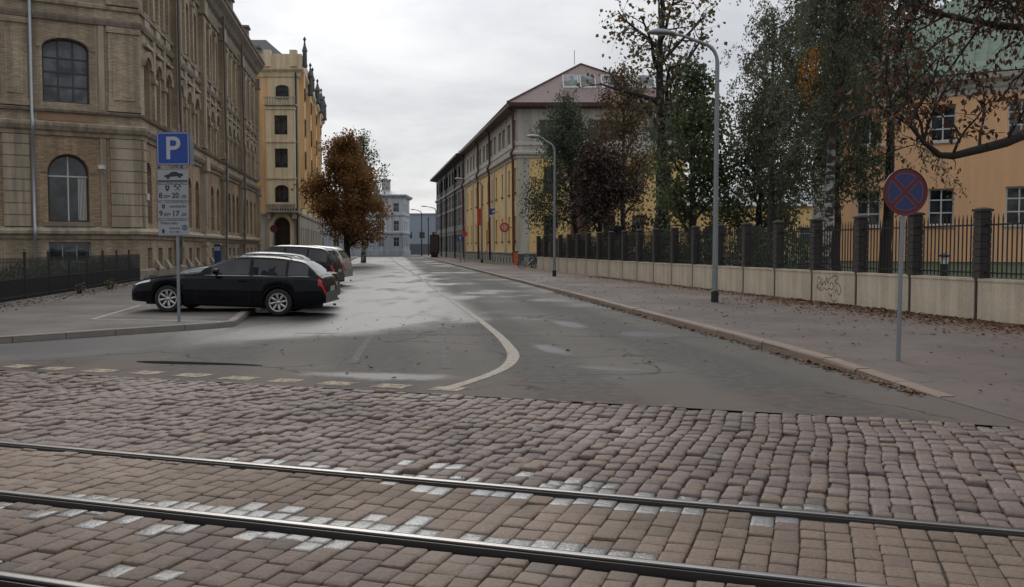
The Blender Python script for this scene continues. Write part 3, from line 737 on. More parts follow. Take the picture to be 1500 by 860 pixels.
for i, u in enumerate(wu):
    mb = MB()
    # hood mould and apron of each second floor window, sill of each other
    for (s, e) in ((-1, 1),): 
        a1 = [(u+math.cos(math.pi*k/8)*.72, 11.55+math.sin(math.pi*k/8)*.62) for k in range(9)]; a2 = [(u+math.cos(math.pi*k/8)*.98, 11.55+math.sin(math.pi*k/8)*.92) for k in range(9)]
        for k in range(8):
            p = [FS(a1[k][0],.14,a1[k][1]),FS(a1[k+1][0],.14,a1[k+1][1]),FS(a2[k+1][0],.2,a2[k+1][1]),FS(a2[k][0],.2,a2[k][1])]
            q = [FS(a1[k][0],-.01,a1[k][1]),FS(a1[k+1][0],-.01,a1[k+1][1]),FS(a2[k+1][0],-.01,a2[k+1][1]),FS(a2[k][0],-.01,a2[k][1])]
            mb.hexa(p+q)
    mb.build('hood_mould', M_TRIM, bA)
    mb = MB(); mb.fbox(FS, u-.8, u+.8, -.02, .22, 12.62, 12.8); mb.build('label_course', M_TRIM, bA)
    mb = MB(); mb.fbox(FS, u-.6, u+.6, -.02, .1, 13.72, 14.12); mb.build('apron_panel', M_TRIM, bA)
    mb = MB(); mb.fbox(FS, u-.72, u+.72, -.3, .1, 14.41, 14.48); mb.build('sill', M_TRIM, bA)
    if i+1 < len(wu) and wu[i+1]-u < 3.1:
        c = (u+wu[i+1])/2
        mb = MB(); mb.fbox(FS, c-.22, c+.22, -.02, .17, 8.86, 13.28); mb.fbox(FS, c-.25, c+.25, -.02, .17, 14.42, 18.2); mb.fbox(FS, c-.34, c+.34, -.02, .26, 18.2, 18.5); mb.fbox(FS, c-.34, c+.34, -.02, .25, 10.9, 11.15); mb.build('pilaster_strip', M_BR, bA)
        mb = MB(); p = [FS(c-.3,.35,.5),FS(c+.3,.35,.5),FS(c+.3,0,.5),FS(c-.3,0,.5),FS(c-.3,.06,.95),FS(c+.3,.06,.95),FS(c+.3,0,.95),FS(c-.3,0,.95)]; mb.hexa(p); mb.build('buttress', M_TRIM, bA)
# roof, back, chimneys, drainpipe, small fittings
bk = [(pl.x,pl.y),(0,0),(pf.x,pf.y),(pf.x-16,pf.y-3),(pl.x-6,pl.y+14)]
mb = MB(); 
for i in range(2, 5): mb.face([(*bk[i],0),(*bk[(i+1)%5],0),(*bk[(i+1)%5],21),(*bk[i],21)])
mb.build('back_wall', M_BR, bA)
r1 = [(x*.75-3.5, yy*.86+2.2) for (x, yy) in bk]
mb = MB()
for i in range(5): mb.face([(*bk[i],21.3),(*bk[(i+1)%5],21.3),(*r1[(i+1)%5],24.3),(*r1[i],24.3)])
mb.face([(*p,24.3) for p in r1]); mb.build('roof', M_ROOFD, bA)
for t_ in (28.5, 38.5, 47.5):
    mb = MB(); mb.fbox(FS, t_-.55, t_+.55, .02, .72, 21.46, 22.3); mb.fbox(FS, t_-.7, t_+.7, -.1, .85, 22.3, 22.5); mb.build('parapet_block', M_TRIMD, bA)
mb = MB(); mb.tube([FL(lw(5.2),.24,.15),FL(lw(5.2),.24,2.0),FL(lw(5.2),.5,2.25),FL(lw(5.2),.5,2.6),FL(lw(5.2),.24,2.9),FL(lw(5.2),.24,7.3),FL(lw(5.2),.56,7.6),FL(lw(5.2),.56,8.1),FL(lw(5.2),.24,8.5),FL(lw(5.2),.24,20.5)], .085, 10)
mb.build('drainpipe', M_ZINC, bA, smooth=True)
for t_ in (8.5, 26.2, 36.7):
    mb = MB(); mb.tube([FS(t_-.62,.42,.6),FS(t_-.62,.55,7.4),FS(t_-.62,.55,8.2),FS(t_-.62,.45,20.3)], .08, 8); mb.build('drainpipe', simple('pipe_dull', (.11,.105,.10), .5, .2, 2), bA, smooth=True)
cv_ = FL(lw(1.98), .3, 5.85); mb = MB(); mb.box(cv_[0]-.12, cv_[0]+.14, cv_[1]-.2, cv_[1]+.1, 5.78, 5.98); mb.tube([(cv_[0], cv_[1]-.02, 5.75), (cv_[0], cv_[1]+.3, 5.55)], .03, 6); mb.build('security_camera', W_WHITE, bA)
mb = MB(); mb.fbox(FS, .3, .62, .17, .26, 4.25, 4.6); mb.build('meter_box', W_WHITE, bA)

# ================= B: orange-yellow corner house with oriel
B0 = (-24.8, 108.0)
bB = empty('oriel_house', (*B0, 0), 'tall orange and cream corner house with window bay, arched door and dark turrets', 'building')
M_OR = simple('plaster_orange', (.76,.49,.25), .85, .12, .6, fine=.1, streak=.2)
M_CRM = simple('plaster_cream', (.70,.585,.40), .85, .14, .6, fine=.12, streak=.2)
M_STN = simple('stone_pale', (.46,.42,.35), .85, .25, .8, fine=.2, streak=.3)
M_SLATE = simple('slate', (.075,.08,.088), .6, .25, 1.5)
FB = frame((-15, 0), (1, 0)); FBS = frame((0, 0), (-.146, .989)); LB = 46
zw = [(18.9,20.5,.35),(14.7,16.9,0),(10.9,13.1,0),(6.9,8.9,.4)]
ops = [op(u, a, b, 1.3, r) for u in (3.0, 7.5) for (a, b, r) in zw]
mb = MB(); facade(mb, FB, 0, 11.6, 5.6, 22.2, ops, .25); mb.build('wall', M_OR, bB)
mb = MB(); facade(mb, FB, 0, 15, 0, 5.6, [op(12.9, .1, 5.2, 1.9, .95)], .5); mb.build('ground_floor', M_STN, bB)
mb = MB(); facade(mb, FB, 11.6, 15, 5.6, 22.2, [], .1); mb.build('corner_wall', M_CRM, bB)
for o in ops: window(bB, FB, o, .25, W_BROWN, G_DARK, (.5,), (.66,), .09)
o = op(12.9, .1, 5.2, 1.9, .95); window(bB, FB, o, .5, W_BROWN, simple('door_dark', (.02,.012,.01), .5, .3, 2), (.5,), (.75,), .12, name='door')
mb = MB(); a1 = [(12.9+math.cos(math.pi*k/10)*1.0, 4.25+math.sin(math.pi*k/10)*1.0) for k in range(11)]; a2 = [(12.9+math.cos(math.pi*k/10)*1.4, 4.25+math.sin(math.pi*k/10)*1.45) for k in range(11)]
for k in range(10):
    mb.hexa([FB(a1[k][0],.16,a1[k][1]),FB(a1[k+1][0],.16,a1[k+1][1]),FB(a2[k+1][0],.16,a2[k+1][1]),FB(a2[k][0],.16,a2[k][1])]+[FB(a1[k][0],0,a1[k][1]),FB(a1[k+1][0],0,a1[k+1][1]),FB(a2[k+1][0],0,a2[k+1][1]),FB(a2[k][0],0,a2[k][1])])
mb.fbox(FB, 11.5, 11.9, 0, .16, .1, 4.25); mb.fbox(FB, 13.9, 14.3, 0, .16, .1, 4.25); mb.build('door_surround', M_CRM, bB)
# oriel
FO = frame((-3.6, -.9), (1, 0)); oo = [op(1.75, a, b, 1.5, r) for (a, b, r) in zw[:3]]+[op(1.75, 6.9, 8.9, 1.6, .5)]
mb = MB(); facade(mb, FO, 0, 3.3, 6.2, 18.0, oo[1:], .2); 
for x in (0, 3.3): mb.face([FO(x,0,6.2),FO(x,-.9,6.2),FO(x,-.9,18),FO(x,0,18)])
mb.face([FO(0,0,18),FO(3.3,0,18),FO(3.3,-.9,18),FO(0,-.9,18)]); mb.face([FO(0,0,6.2),FO(3.3,0,6.2),FO(3.3,-.9,6.2),FO(0,-.9,6.2)]); ori = mb.build('oriel', M_CRM, bB)
for o in oo[1:]: window(bB, FO, o, .2, W_BROWN, G_DARK, (.33,.67), (.66,), .09)
F2 = frame((-3.6, 0), (1, 0)); window(bB, F2, dict(oo[0], depth=-.12), -.12, W_BROWN, G_DARK, (.5,), (.66,), .09)
for z_ in (9.6, 13.8, 17.6): 
    mb = MB(); mb.fbox(FO, -.06, 3.36, -.85, .12, z_, z_+.22); mb.build('ledge', M_CRM, bB)
for (z_) in (18.02, 5.75):
    mb = MB(); mb.fbox(FO, -.2, 3.5, -.88, .3, z_, z_+.16)
    for k in range(12): mb.fbox(FO, -.1+k*.3, .02+k*.3, .14, .24, z_+.16, z_+.85)
    mb.fbox(FO, -.2, 3.5, .1, .28, z_+.85, z_+.97); mb.build('balcony', M_STN, bB)
for s in (0, 2.9):
    mb = MB(); mb.fbox(FO, s, s+.4, -.88, -.1, 5.0, 5.74); mb.build('bracket', M_STN, bB)
nS = 12; us_ = [2.2+3.6*k for k in range(nS)]
sops = [op(u, a, b, 1.25, 0) for u in us_ for (a, b, r) in zw]
mb = MB(); facade(mb, FBS, 0, LB, 5.6, 22.2, sops, .2); mb.build('wall', M_CRM, bB)
mb = MB(); facade(mb, FBS, 0, LB, 0, 5.6, [op(u, 1.4, 4.2, 1.5, .5) for u in us_], .3); mb.build('ground_floor', M_STN, bB)
for o in sops: window(bB, FBS, o, .2, W_BROWN, G_DARK, (.5,), (.66,), .09)
for u in us_: window(bB, FBS, op(u, 1.4, 4.2, 1.5, .5), .3, W_BROWN, G_DARK, (.5,), (.66,), .09)
for k in (0, 3, 6, 9):
    mb = MB(); mb.fbox(FBS, us_[k]-1.1, us_[k]+1.1, 0, .55, 6.3, 22.2); mb.build('bay', M_OR, bB)
    for (a, b, r) in zw: window(bB, FBS, op(us_[k], a, b, 1.35, 0, depth=-.6), -.6, W_BROWN, G_DARK, (.5,), (.66,), .09)
pB = [(-15,0),(0,0),(-.146*LB,.989*LB)]
mb = MB(); sweep(mb, pB, [(-.02,21.4),(.15,21.45),(.25,21.9),(.6,22.2),(.62,22.5),(-.02,22.5)]); mb.build('cornice', M_CRM, bB)
mb = MB(); sweep(mb, pB, [(.3,22.5),(.45,22.5),(.45,24.0),(.3,24.0)])
for u in (11.6, 14.6): mb.fbox(FB, u-.4, u+.4, .15, .8, 22.51, 24.4)
mb.build('parapet', M_CRM, bB)
mb = MB(); sweep(mb, pB, [(-.02,5.45),(.12,5.45),(.16,5.7),(-.02,5.7)]); mb.build('ledge', M_STN, bB)
back = [(-15,0),(0,0),(-.146*LB,.989*LB),(-.146*LB-15,.989*LB)]
mb = MB(); r2 = [(-11,5),(-5,5),(-.146*LB-4.5,.989*LB-4),(-.146*LB-10,.989*LB-4)]
for i in range(4): mb.face([(*back[i],22.5),(*back[(i+1)%4],22.5),(*r2[(i+1)%4],26.8),(*r2[i],26.8)])
mb.face([(*p,26.8) for p in r2]); mb.build('roof', M_SLATE, bB)
mb = MB(); mb.face([(*back[2],0),(*back[3],0),(*back[3],22.5),(*back[2],22.5)]); mb.face([(*back[3],0),(*back[0],0),(*back[0],22.5),(*back[3],22.5)]); mb.build('back_wall', M_CRM, bB)
for (u, zb, zt, w_) in ((.3,22.6,25.6,.30),(9.5,20.8,24.4,.34),(13.5,22,24.6,.3),(24,22,25,.4),(33,22,25.2,.4),(41,22,25.4,.4)):
    c = FBS(u, .75, 0); mb = MB(); mb.lathe([(w_,zb),(w_*1.1,zb+.3),(w_*.9,zb+.35),(w_*.85,zt-1.2),(w_*1.15,zt-1.15),(w_*.5,zt-.5),(.08,zt),(.2,zt+.25),(.02,zt+.55)], (c[0],c[1],0), 8); mb.build('turret', M_SLATE, bB)
mb = MB(); mb.tube([FB(14.75,.2,.5),FB(14.75,.2,22)], .1, 8); mb.build('drainpipe', M_IRON, bB)

# ================= C: pale house closing the street, D: low hall behind it
bC = empty('pale_house', (-22.4, 190, 0), 'pale blue grey three storey house with two chimneys closing the end of the street', 'building')
M_BLU = simple('plaster_pale_blue', (.52,.56,.61), .85, .12, .4, fine=.1, streak=.25)
M_BLU2 = simple('plaster_blue_base', (.36,.40,.45), .85, .15, .4, fine=.1, streak=.25)
M_ZR = simple('zinc_roof', (.36,.37,.39), .5, .15, .5)
FC = frame((-22, 0), (1, 0)); FCS = frame((0, 0), (0, 1))
cu = [2+3.1*k for k in range(7)]
def rows3(us, w_): return [op(u, a, b, w_) for u in us for (a, b) in ((9.0,10.8),(5.1,7.2))], [op(u, 1.9, 3.8, w_) for u in us]
oC, oC0 = rows3(cu, 1.15); oS, oS0 = rows3([2,5.4,8.8], 1.15)
for (F, L, o1, o0) in ((FC, 22, oC, oC0), (FCS, 12, oS, oS0)):
    mb = MB(); facade(mb, F, 0, L, 4.6, 12.2, o1, .2); mb.build('wall', M_BLU, bC)
    mb = MB(); facade(mb, F, 0, L, 0, 4.6, o0, .2); mb.build('ground_floor', M_BLU2, bC)
    for o in o1+o0: window(bC, F, o, .2, W_GREY, G_GREY if F is FC and rnd.random() < .5 else G_DARK, (.5,), (.6,), .1)
pC = [(-22,0),(0,0),(0,12)]
for (nm, prof, mt) in (('cornice', [(-.02,11.9),(.2,11.95),(.7,12.3),(.75,12.55),(-.02,12.55)], M_BLU), ('ledge', [(-.02,8.2),(.15,8.2),(.25,8.5),(-.02,8.6)], M_BLU), ('ledge', [(-.02,4.5),(.2,4.5),(.3,4.85),(-.02,4.95)], M_BLU), ('base_course', [(-.02,0),(.2,0),(.2,1.1),(-.02,1.15)], M_BLU2)):
    mb = MB(); sweep(mb, pC, prof); mb.build(nm, mt, bC)
bp = [(-22,0),(0,0),(0,12),(-22,12)]; rp = [(-16,5.5),(-5,5.5),(-5,6.5),(-16,6.5)]
mb = MB()
for i in range(4): mb.face([(*bp[i],12.56),(*bp[(i+1)%4],12.56),(*rp[(i+1)%4],14.2),(*rp[i],14.2)])
mb.face([(*p,14.2) for p in rp]); mb.build('roof', M_ZR, bC)
mb = MB(); mb.face([(0,12,0),(-22,12,0),(-22,12,12.5),(0,12,12.5)]); mb.face([(-22,12,0),(-22,0,0),(-22,0,12.5),(-22,12,12.5)]); mb.build('back_wall', M_BLU2, bC)
for (x, yy, w_, h) in ((-4.0,4.2,.85,2.6),(-6.6,4.6,.6,2.5)):
    mb = MB(); mb.box(x-w_, x+w_, yy-.5, yy+.5, 12.9, 13.1+h); mb.box(x-w_-.12, x+w_+.12, yy-.62, yy+.62, 13.1+h, 13.35+h); mb.build('chimney', M_ZR, bC)
bD = empty('long_hall', (-17, 232, 0), 'low flat roofed grey blue hall seen between the pale house and the glazed block', 'building')
FD = frame((-16, 0), (1, 0)); oD = [op(4+3.2*k, 4.0, 5.6, 1.5) for k in range(11)]
mb = MB(); facade(mb, FD, 0, 42, 2.6, 10, oD, .15); mb.build('wall', simple('cladding_blue', (.30,.345,.41), .6, .08, .3), bD)
mb = MB(); facade(mb, FD, 0, 42, 0, 2.6, [], .1); mb.build('plinth', simple('plinth_grey', (.11,.12,.13), .8, .2, .5), bD)
for o in oD: window(bD, FD, o, .15, W_GREY, G_DARK, (.5,), (), .1)
mb = MB(); mb.box(-16.2, 26.2, -.2, 14, 10, 10.3); mb.build('roof', M_ZR, bD)

# ================= G: long yellow office with red hipped roof
G0 = (.43, 83.8); bG = empty('office_building', (*G0, 0), 'long yellow and cream office block with red hipped roof and narrow windows', 'building')
UG = Vector((-.159, .987)).normalized()
M_YEL = simple('plaster_yellow', (.80,.56,.25), .85, .07, .4, fine=.08, streak=.08)
M_GRY = simple('plaster_grey_cream', (.50,.47,.41), .85, .1, .4, fine=.08, streak=.25)
M_GB = simple('plinth_pale', (.33,.32,.285), .85, .2, .5, fine=.1, streak=.2)
M_MAR = simple('maroon_metal', (.085,.038,.036), .5, .2, 1)
M_RROOF = simple('roof_red_metal', (.125,.07,.066), .55, .12, .35, fine=.1, streak=.2)
M_WTRIM = simple('trim_white', (.52,.50,.45), .8, .1, .5)
FG = frame((0, 0), UG, True); FGF = frame((0, 0), (1, 0)); LG = 43.0; WG = 15.2
tw = [1.0, 4.4, 8.8, 12.9, 16.0, 19.5, 24.0, 30.4, 35.2, 39.5]
o1 = [op(t_, 2.3, 4.55, .95) for t_ in tw if t_ not in (16.0, 24.0)]+[op(20.5, 1.3, 3.6, 1.2)]; o2 = [op(t_, 6.7, 8.95, .95) for t_ in tw]; o3 = [op(t_, 11.45, 13.3, 1.7) for t_ in (1.6, 4.6, 8.0, 10.6, 14.2, 16.8, 20.2, 23.0, 26.5, 29.5, 33, 36, 39.5)]
fx1 = [op(u, 2.3, 4.55, 1.1) for u in (3.0,8.4,11,13.4)]; fx2 = [op(u, 6.7, 8.95, 1.1) for u in (3.0,5.6,8.4,11,13.4)]; fx3 = [op(3.0, 11.3, 13.2, 2.0), op(7.9, 11.3, 13.2, 2.9), op(13.2, 11.3, 13.2, 2.4)]
for (F, L, a1, a2, a3) in ((FG, LG, o1, o2, o3), (FGF, WG, fx1, fx2, fx3)):
    mb = MB(); facade(mb, F, 0, L, 0, 1.2, [op(2+2.0*k, .15, .75, .7) for k in range(int(L/2)-1)], .2); mb.build('plinth', M_GB, bG)
    mb = MB(); facade(mb, F, 1.15 if F is FGF else 0, L, 1.2, 9.75, a1+a2, .22); mb.build('wall', M_YEL, bG)
    mb = MB(); facade(mb, F, 0, L, 9.75, 14.4, a3, .25); mb.build('top_storey', M_GRY, bG)
    for o in a1+a2: window(bG, F, o, .22, simple('frame_maroon', (.12,.055,.035), .5, .2, 2), G_DARK, (.5,), (), .1)
    for o in a3: window(bG, F, o, .25, W_GREY, G_DARK, (.5,) if F is FG else (.33,.67), (.7,) if F is FGF else (), .09)
    for o in a1+a2:
        mb = MB(); mb.fbox(F, o['u0']-.12, o['u1']+.12, -.2, .1, o['z0']-.12, o['z0']-.004); mb.build('sill', M_MAR, bG)
mb = MB(); facade(mb, FGF, 0, 1.15, 1.2, 9.75, [], .1); mb.build('corner_pier', M_GRY, bG)
pG = [(UG.x*LG,UG.y*LG),(0,0),(WG,0)]
def bandG(nm, prof, mat): 
    mb = MB(); sweep(mb, pG, prof); mb.build(nm, mat, bG)
bandG('ledge', [(-.02,1.1),(.1,1.1),(.1,1.22),(-.02,1.26)], M_GB)
bandG('cornice', [(-.02,9.72),(.08,9.74),(.12,9.95),(.32,10.1),(.34,10.3),(-.02,10.42)], M_WTRIM)
bandG('ledge', [(-.02,10.9),(.07,10.9),(.07,11.15),(-.02,11.2)], M_WTRIM)
bandG('eave', [(-.02,14.15),(.65,14.25),(.85,14.3),(.9,14.62),(.5,14.75),(-.02,14.75)], M_MAR)
for t_ in (6.5, 14.6, 33.4, 41.8):
    mb = MB(); mb.fbox(FG, t_-.35, t_+.35, -.02, .12, 1.27, 9.70); mb.build('pilaster', M_WTRIM, bG)
for t_ in (16.4, 26.4, 42.7, .35):
    mb = MB(); mb.tube([FG(t_,.6,14.3),FG(t_,.3,13.8),FG(t_,.25,10.6),FG(t_,.5,10.2),FG(t_,.3,9.5),FG(t_,.22,.3)], .12, 8); mb.build('drainpipe', M_MAR, bG, smooth=True)
P0 = Vector((0,0,14.6)); e = .85
P0 = Vector((-e*1.0, -e, 14.62)); P1 = Vector((WG+e, -e, 14.62)); P2 = Vector((WG+UG.x*LG+e, UG.y*LG, 14.62)); P3 = Vector((UG.x*LG-e, UG.y*LG, 14.62))
RA = Vector((WG/2+UG.x*8, UG.y*8, 19.7)); RB = Vector((WG/2+UG.x*38, UG.y*38, 19.7))
mb = MB(); mb.face([P0,P1,RA]); mb.face([P1,P2,RB,RA]); mb.face([P2,P3,RB]); mb.face([P3,P0,RA,RB]); mb.face([P0,P1,P2,P3]); mb.build('roof', M_RROOF, bG)
mb = MB(); 
for a, b in ((P0, RA), (P1, RA), (RA, RB), (RB, P2), (RB, P3)): mb.tube([a+Vector((0,0,.03)), b+Vector((0,0,.03))], .10, 6)
mb.build('roof_ridge', M_MAR, bG)
mb = MB(); mb.tube([RA+Vector((-.6,.3,0)), RA+Vector((-.6,.3,1.4))], .03, 6); mb.build('mast', M_IRON, bG)
sl = (RA.z-14.62)/(RA.y-P0.y)
M_SKY = glass_mat('skylight_pane', (.14,.16,.17), .2)
for x0 in (4.3, 5.9, 7.9, 9.5, 11.4, 13.0):
    yb = 2.2; zb = 14.62+sl*(yb+e)
    F_ = lambda x, d, h: (x, yb+d, zb+sl*d+h)
    mb = MB(); mb.hexa([F_(x0,0,-.05),F_(x0+1.45,0,-.05),F_(x0+1.45,1.5,-.05),F_(x0,1.5,-.05),F_(x0,0,.10),F_(x0+1.45,0,.10),F_(x0+1.45,1.5,.6),F_(x0,1.5,.6)]); k = mb.build('skylight', W_WHITE, bG)
    mb = MB(); mb.face([F_(x0+.08,.08,.14),F_(x0+1.37,.08,.14),F_(x0+1.37,1.42,.60),F_(x0+.08,1.42,.60)]); mb.build('pane', M_SKY, k)
mb = MB(); q = [(UG.x*LG,UG.y*LG),(UG.x*LG+WG,UG.y*LG),(WG,0)]
for i in range(2): mb.face([(*q[i],0),(*q[i+1],0),(*q[i+1],14.5),(*q[i],14.5)])
mb.build('back_wall', M_GRY, bG)
mb = MB(); mb.fbox(FGF, 4.9, 6.6, -.01, .18, .9, 6.9); mb.build('stair_bay', simple('brown_panel', (.13,.06,.045), .6, .2, 1), bG)
# signs on its street front are things of their own
def proj_sign(name, t_, z, label): 
    return empty(name, (G0[0]+FG(t_,0,0)[0], G0[1]+FG(t_,0,0)[1], z), label, 'sign')
M_RED = simple('sign_red', (.55,.06,.03), .5, .1, 2); M_OWHITE = simple('sign_white', (.62,.60,.56), .5, .1, 2); M_SBLUE = simple('sign_blue', (.02,.07,.30), .45, .12, 2)
s_ = proj_sign('shop_sign', 2.4, 3.55, 'round red sign with pale emblem projecting from the yellow office wall')
mb = MB(); mb.lathe([(.001,-.06),(.44,-.06),(.46,-.04),(.46,.04),(.44,.06),(.001,.06)], (-.75,0,0), 24, 'y'); mb.build('sign_disc', M_RED, s_, smooth=False)
mb = MB(); 
for k in range(24):
    a, b = 2*math.pi*k/24, 2*math.pi*(k+1)/24
    mb.face([(-.75+r_*math.cos(q), -.066, r_*math.sin(q)) for r_, q in ((.27,a),(.27,b),(.21,b),(.21,a))])
mb.box(-.98,-.52,-.07,-.066,-.035,.035); mb.box(-.785,-.715,-.074,-.0705,-.23,.23); mb.build('emblem', M_OWHITE, s_)
mb = MB(); mb.tube([(-.3,0,0),(.1,.0,0)], .03, 6); mb.build('bracket', M_IRON, s_)
s_ = proj_sign('shop_sign', 12.2, 5.35, 'square blue and white sign projecting above the street from the yellow office')
mb = MB(); mb.box(-.85,-.25,-.05,.05,-.5,.35); mb.build('sign_panel', M_OWHITE, s_)
mb = MB(); mb.box(-.86,-.55,-.056,.056,-.3,.36); mb.box(-.545,-.24,-.056,.056,.16,.36); mb.box(-.545,-.24,-.056,.056,-.2,-.05); mb.build('emblem', M_SBLUE, s_)
mb = MB(); mb.box(-.25,.1,-.03,.03,-.03,.03); mb.build('bracket', M_IRON, s_)
s_ = proj_sign('banner', 23.2, 5.2, 'narrow red vertical banner hanging from the yellow office front')
mb = MB(); mb.box(-.75,-.28,-.02,.02,-1.0,.9); mb.build('banner_cloth', M_RED, s_); mb = MB(); mb.box(-.8,.1,-.025,.025,.9,.95); mb.build('bracket', M_IRON, s_)
# glazed grey block beyond it
g0 = (G0[0]+UG.x*(LG+.02), G0[1]+UG.y*(LG+.02)); bH = empty('glazed_block', (*g0, 0), 'grey glazed office block with a dark top storey, beyond the yellow office', 'building')
LH = 50.0; M_PANEL = simple('panel_grey', (.20,.205,.20), .6, .12, .4, streak=.2); M_DTOP = simple('dark_cladding', (.032,.027,.027), .6, .3, .6)
hops = [op(2.6+4.9*k, a, b, 3.9) for k in range(10) for (a, b) in ((.9,3.6),(4.9,7.4),(7.7,9.7))]
mb = MB(); facade(mb, FG, 0, LH, 0, 10.3, hops, .15); mb.build('wall', M_PANEL, bH)
for o in hops: window(bH, FG, o, .15, W_GREY, G_GREY, (.25,.5,.75), (.5,), .07)
hops = [op(2.6+4.9*k, 11.4, 13.4, 2.6) for k in range(10)]
mb = MB(); facade(mb, FG, 0, LH, 10.3, 14.2, hops, .15); mb.build('top_storey', M_DTOP, bH)
for o in hops: window(bH, FG, o, .15, M_IRON, G_DARK, (.5,), (), .08)
e0, e1 = (0,0), (UG.x*LH, UG.y*LH)
mb = MB(); sweep(mb, [e1, e0], [(-.02,14.0),(1.2,14.2),(1.2,14.5),(-.02,14.6)]); mb.build('eave', M_DTOP, bH)
mb = MB(); sweep(mb, [e1, e0], [(-.02,10.1),(.25,10.15),(.25,10.5),(-.02,10.55)]); sweep(mb, [e1, e0], [(-.02,4.1),(.12,4.1),(.12,4.5),(-.02,4.5)]); mb.build('ledge', M_PANEL, bH)
mb = MB(); prism(mb, [(.4,.0),(12,0),(12+e1[0],e1[1]),(e1[0]+.4,e1[1])], 14.5, 15.0); mb.face([(*e1,0),(e1[0]+12,e1[1],0),(e1[0]+12,e1[1],14.5),(*e1,14.5)]); mb.face([(12,0,0),(12+e1[0],e1[1],0),(12+e1[0],e1[1],14.5),(12,0,14.5)]); mb.build('roof', M_DTOP, bH)
for t_ in (12.4, 27.1, 36.9):
    mb = MB(); mb.tube([FG(t_,.2,.1),FG(t_,.2,13.9)], .12, 8); mb.build('drainpipe', M_IRON, bH)

# ================= E: orange building on the right with green roof
E0_ = (17.4, 53.4); bE = empty('orange_building', (*E0_, 0), 'orange plastered building with white framed windows and green metal roof', 'building')
FE = frame((0,0), (.866,-.5)); LE = 42
M_ORG = simple('plaster_deep_orange', (.83,.49,.275), .85, .07, .35, fine=.06, streak=.03)
M_GRN = simple('roof_green_metal', (.14,.20,.145), .6, .2, .5, streak=.25)
M_WC = simple('cornice_white', (.52,.50,.46), .8, .1, .5, streak=.2)
eu = [2.98+3.72*k for k in range(10)]
oe = [op(u, a, b, 1.28) for u in eu for (a, b) in ((2.87,4.85),(7.4,9.35))]
mb = MB(); facade(mb, FE, .9, LE, .9, 10.1, oe, .22); mb.build('wall', M_ORG, bE)
mb = MB(); facade(mb, FE, 0, LE, 0, .9, [], .1); mb.build('plinth', simple('plinth_dark', (.07,.08,.075), .85, .25, 1), bE)
for o in oe:
    window(bE, FE, o, .22, W_WHITE, G_DARK, (.5,), (.34,.69), .085)
    mb = MB(); mb.fbox(FE, o['u0']-.1, o['u1']+.1, -.2, .1, o['z0']-.12, o['z0']-.004); mb.build('sill', W_WHITE, bE)
for k in range(16):
    mb = MB(); mb.fbox(FE, -.06, .88-(.12 if k % 2 else 0), -.5, .06, .93+k*.57, .93+k*.57+.5); mb.build('quoin', M_WC, bE)
mb = MB(); mb.face([(0,0,0),FE(0,-16,0),FE(0,-16,10.2),(0,0,10.2)]); mb.face([FE(.9,0,.9),FE(.02,-.03,.9),FE(.02,-.03,10.2),FE(.9,0,10.2)]); mb.face([FE(0,-16,0),FE(LE,-16,0),FE(LE,-16,10.2),FE(0,-16,10.2)]); mb.face([FE(LE,0,0),FE(LE,-16,0),FE(LE,-16,10.2),FE(LE,0,10.2)]); mb.build('side_wall', simple('plaster_teal_pale', (.30,.38,.34), .85, .15, .5), bE)
pe = [FE(0,-16,0)[:2], (0,0), FE(LE,0,0)[:2]]
mb = MB(); sweep(mb, pe, [(-.02,9.75),(.05,9.75),(.07,10.0),(.18,10.12),(.22,10.35),(.55,10.5),(.6,10.75),(-.02,10.8)]); mb.build('cornice', M_WC, bE)
c4 = [FE(-.6,.6,0), FE(LE,.6,0), FE(LE,-16.6,0), FE(-.6,-16.6,0)]; c4 = [Vector((q[0],q[1],10.82)) for q in c4]
ra = Vector((*FE(8,-8,0)[:2],17.6)); rb = Vector((*FE(LE-8,-8,0)[:2],17.6))
mb = MB(); mb.face([c4[0],c4[1],rb,ra]); mb.face([c4[1],c4[2],rb]); mb.face([c4[2],c4[3],ra,rb]); mb.face([c4[3],c4[0],ra]); mb.face(c4); mb.build('roof', M_GRN, bE)
mb = MB()
nv = (c4[1]-c4[0]).normalized()
for k in range(70):
    a = c4[0]+nv*(.6*k+.3); L_ = (ra-c4[0]); tfrac = min(1, (.6*k+.3)/8.6, (LE-(.6*k+.3))/8.6) if True else 1
    up = Vector((*(Vector(FE(0,-8.6,0))-Vector(FE(0,0,0))).xy, 6.78)); b = a+up*max(.02, tfrac); off = Vector((0,0,.02))
    mb.tube([a+off, b+off], .025, 4, cap=False)
mb.build('roof_seam', M_GRN, bE)
mb = MB(); mb.tube([FE(.95,.12,.2),FE(.95,.12,9.6),FE(.95,.5,10.3)], .07, 8); mb.build('drainpipe', M_ZINC, bE)
# low annexe glimpsed between the tree trunks
bI = empty('annexe', (17, 88, 0), 'low pale yellow annexe glimpsed between the tree trunks behind the fence', 'building')
FI = frame((0,0), (1,0)); oi = [op(2+3*k, 1.9, 3.6, 1.2) for k in range(9)]
mb = MB(); facade(mb, FI, 0, 28, 0, 5.6, oi, .2); mb.face([(0,0,0),(0,10,0),(0,10,5.6),(0,0,5.6)]); mb.build('wall', M_YEL, bI)
for o in oi: window(bI, FI, o, .2, W_WHITE, G_DARK)
mb = MB(); mb.grid([[(-.4,-.4,5.6),(-.4,5,7.8),(-.4,10.4,5.6)],[(28.4,-.4,5.6),(28.4,5,7.8),(28.4,10.4,5.6)]]); mb.face([(-.4,-.4,5.6),(-.4,5,7.8),(-.4,10.4,5.6)]); mb.build('roof', M_ZR, bI)
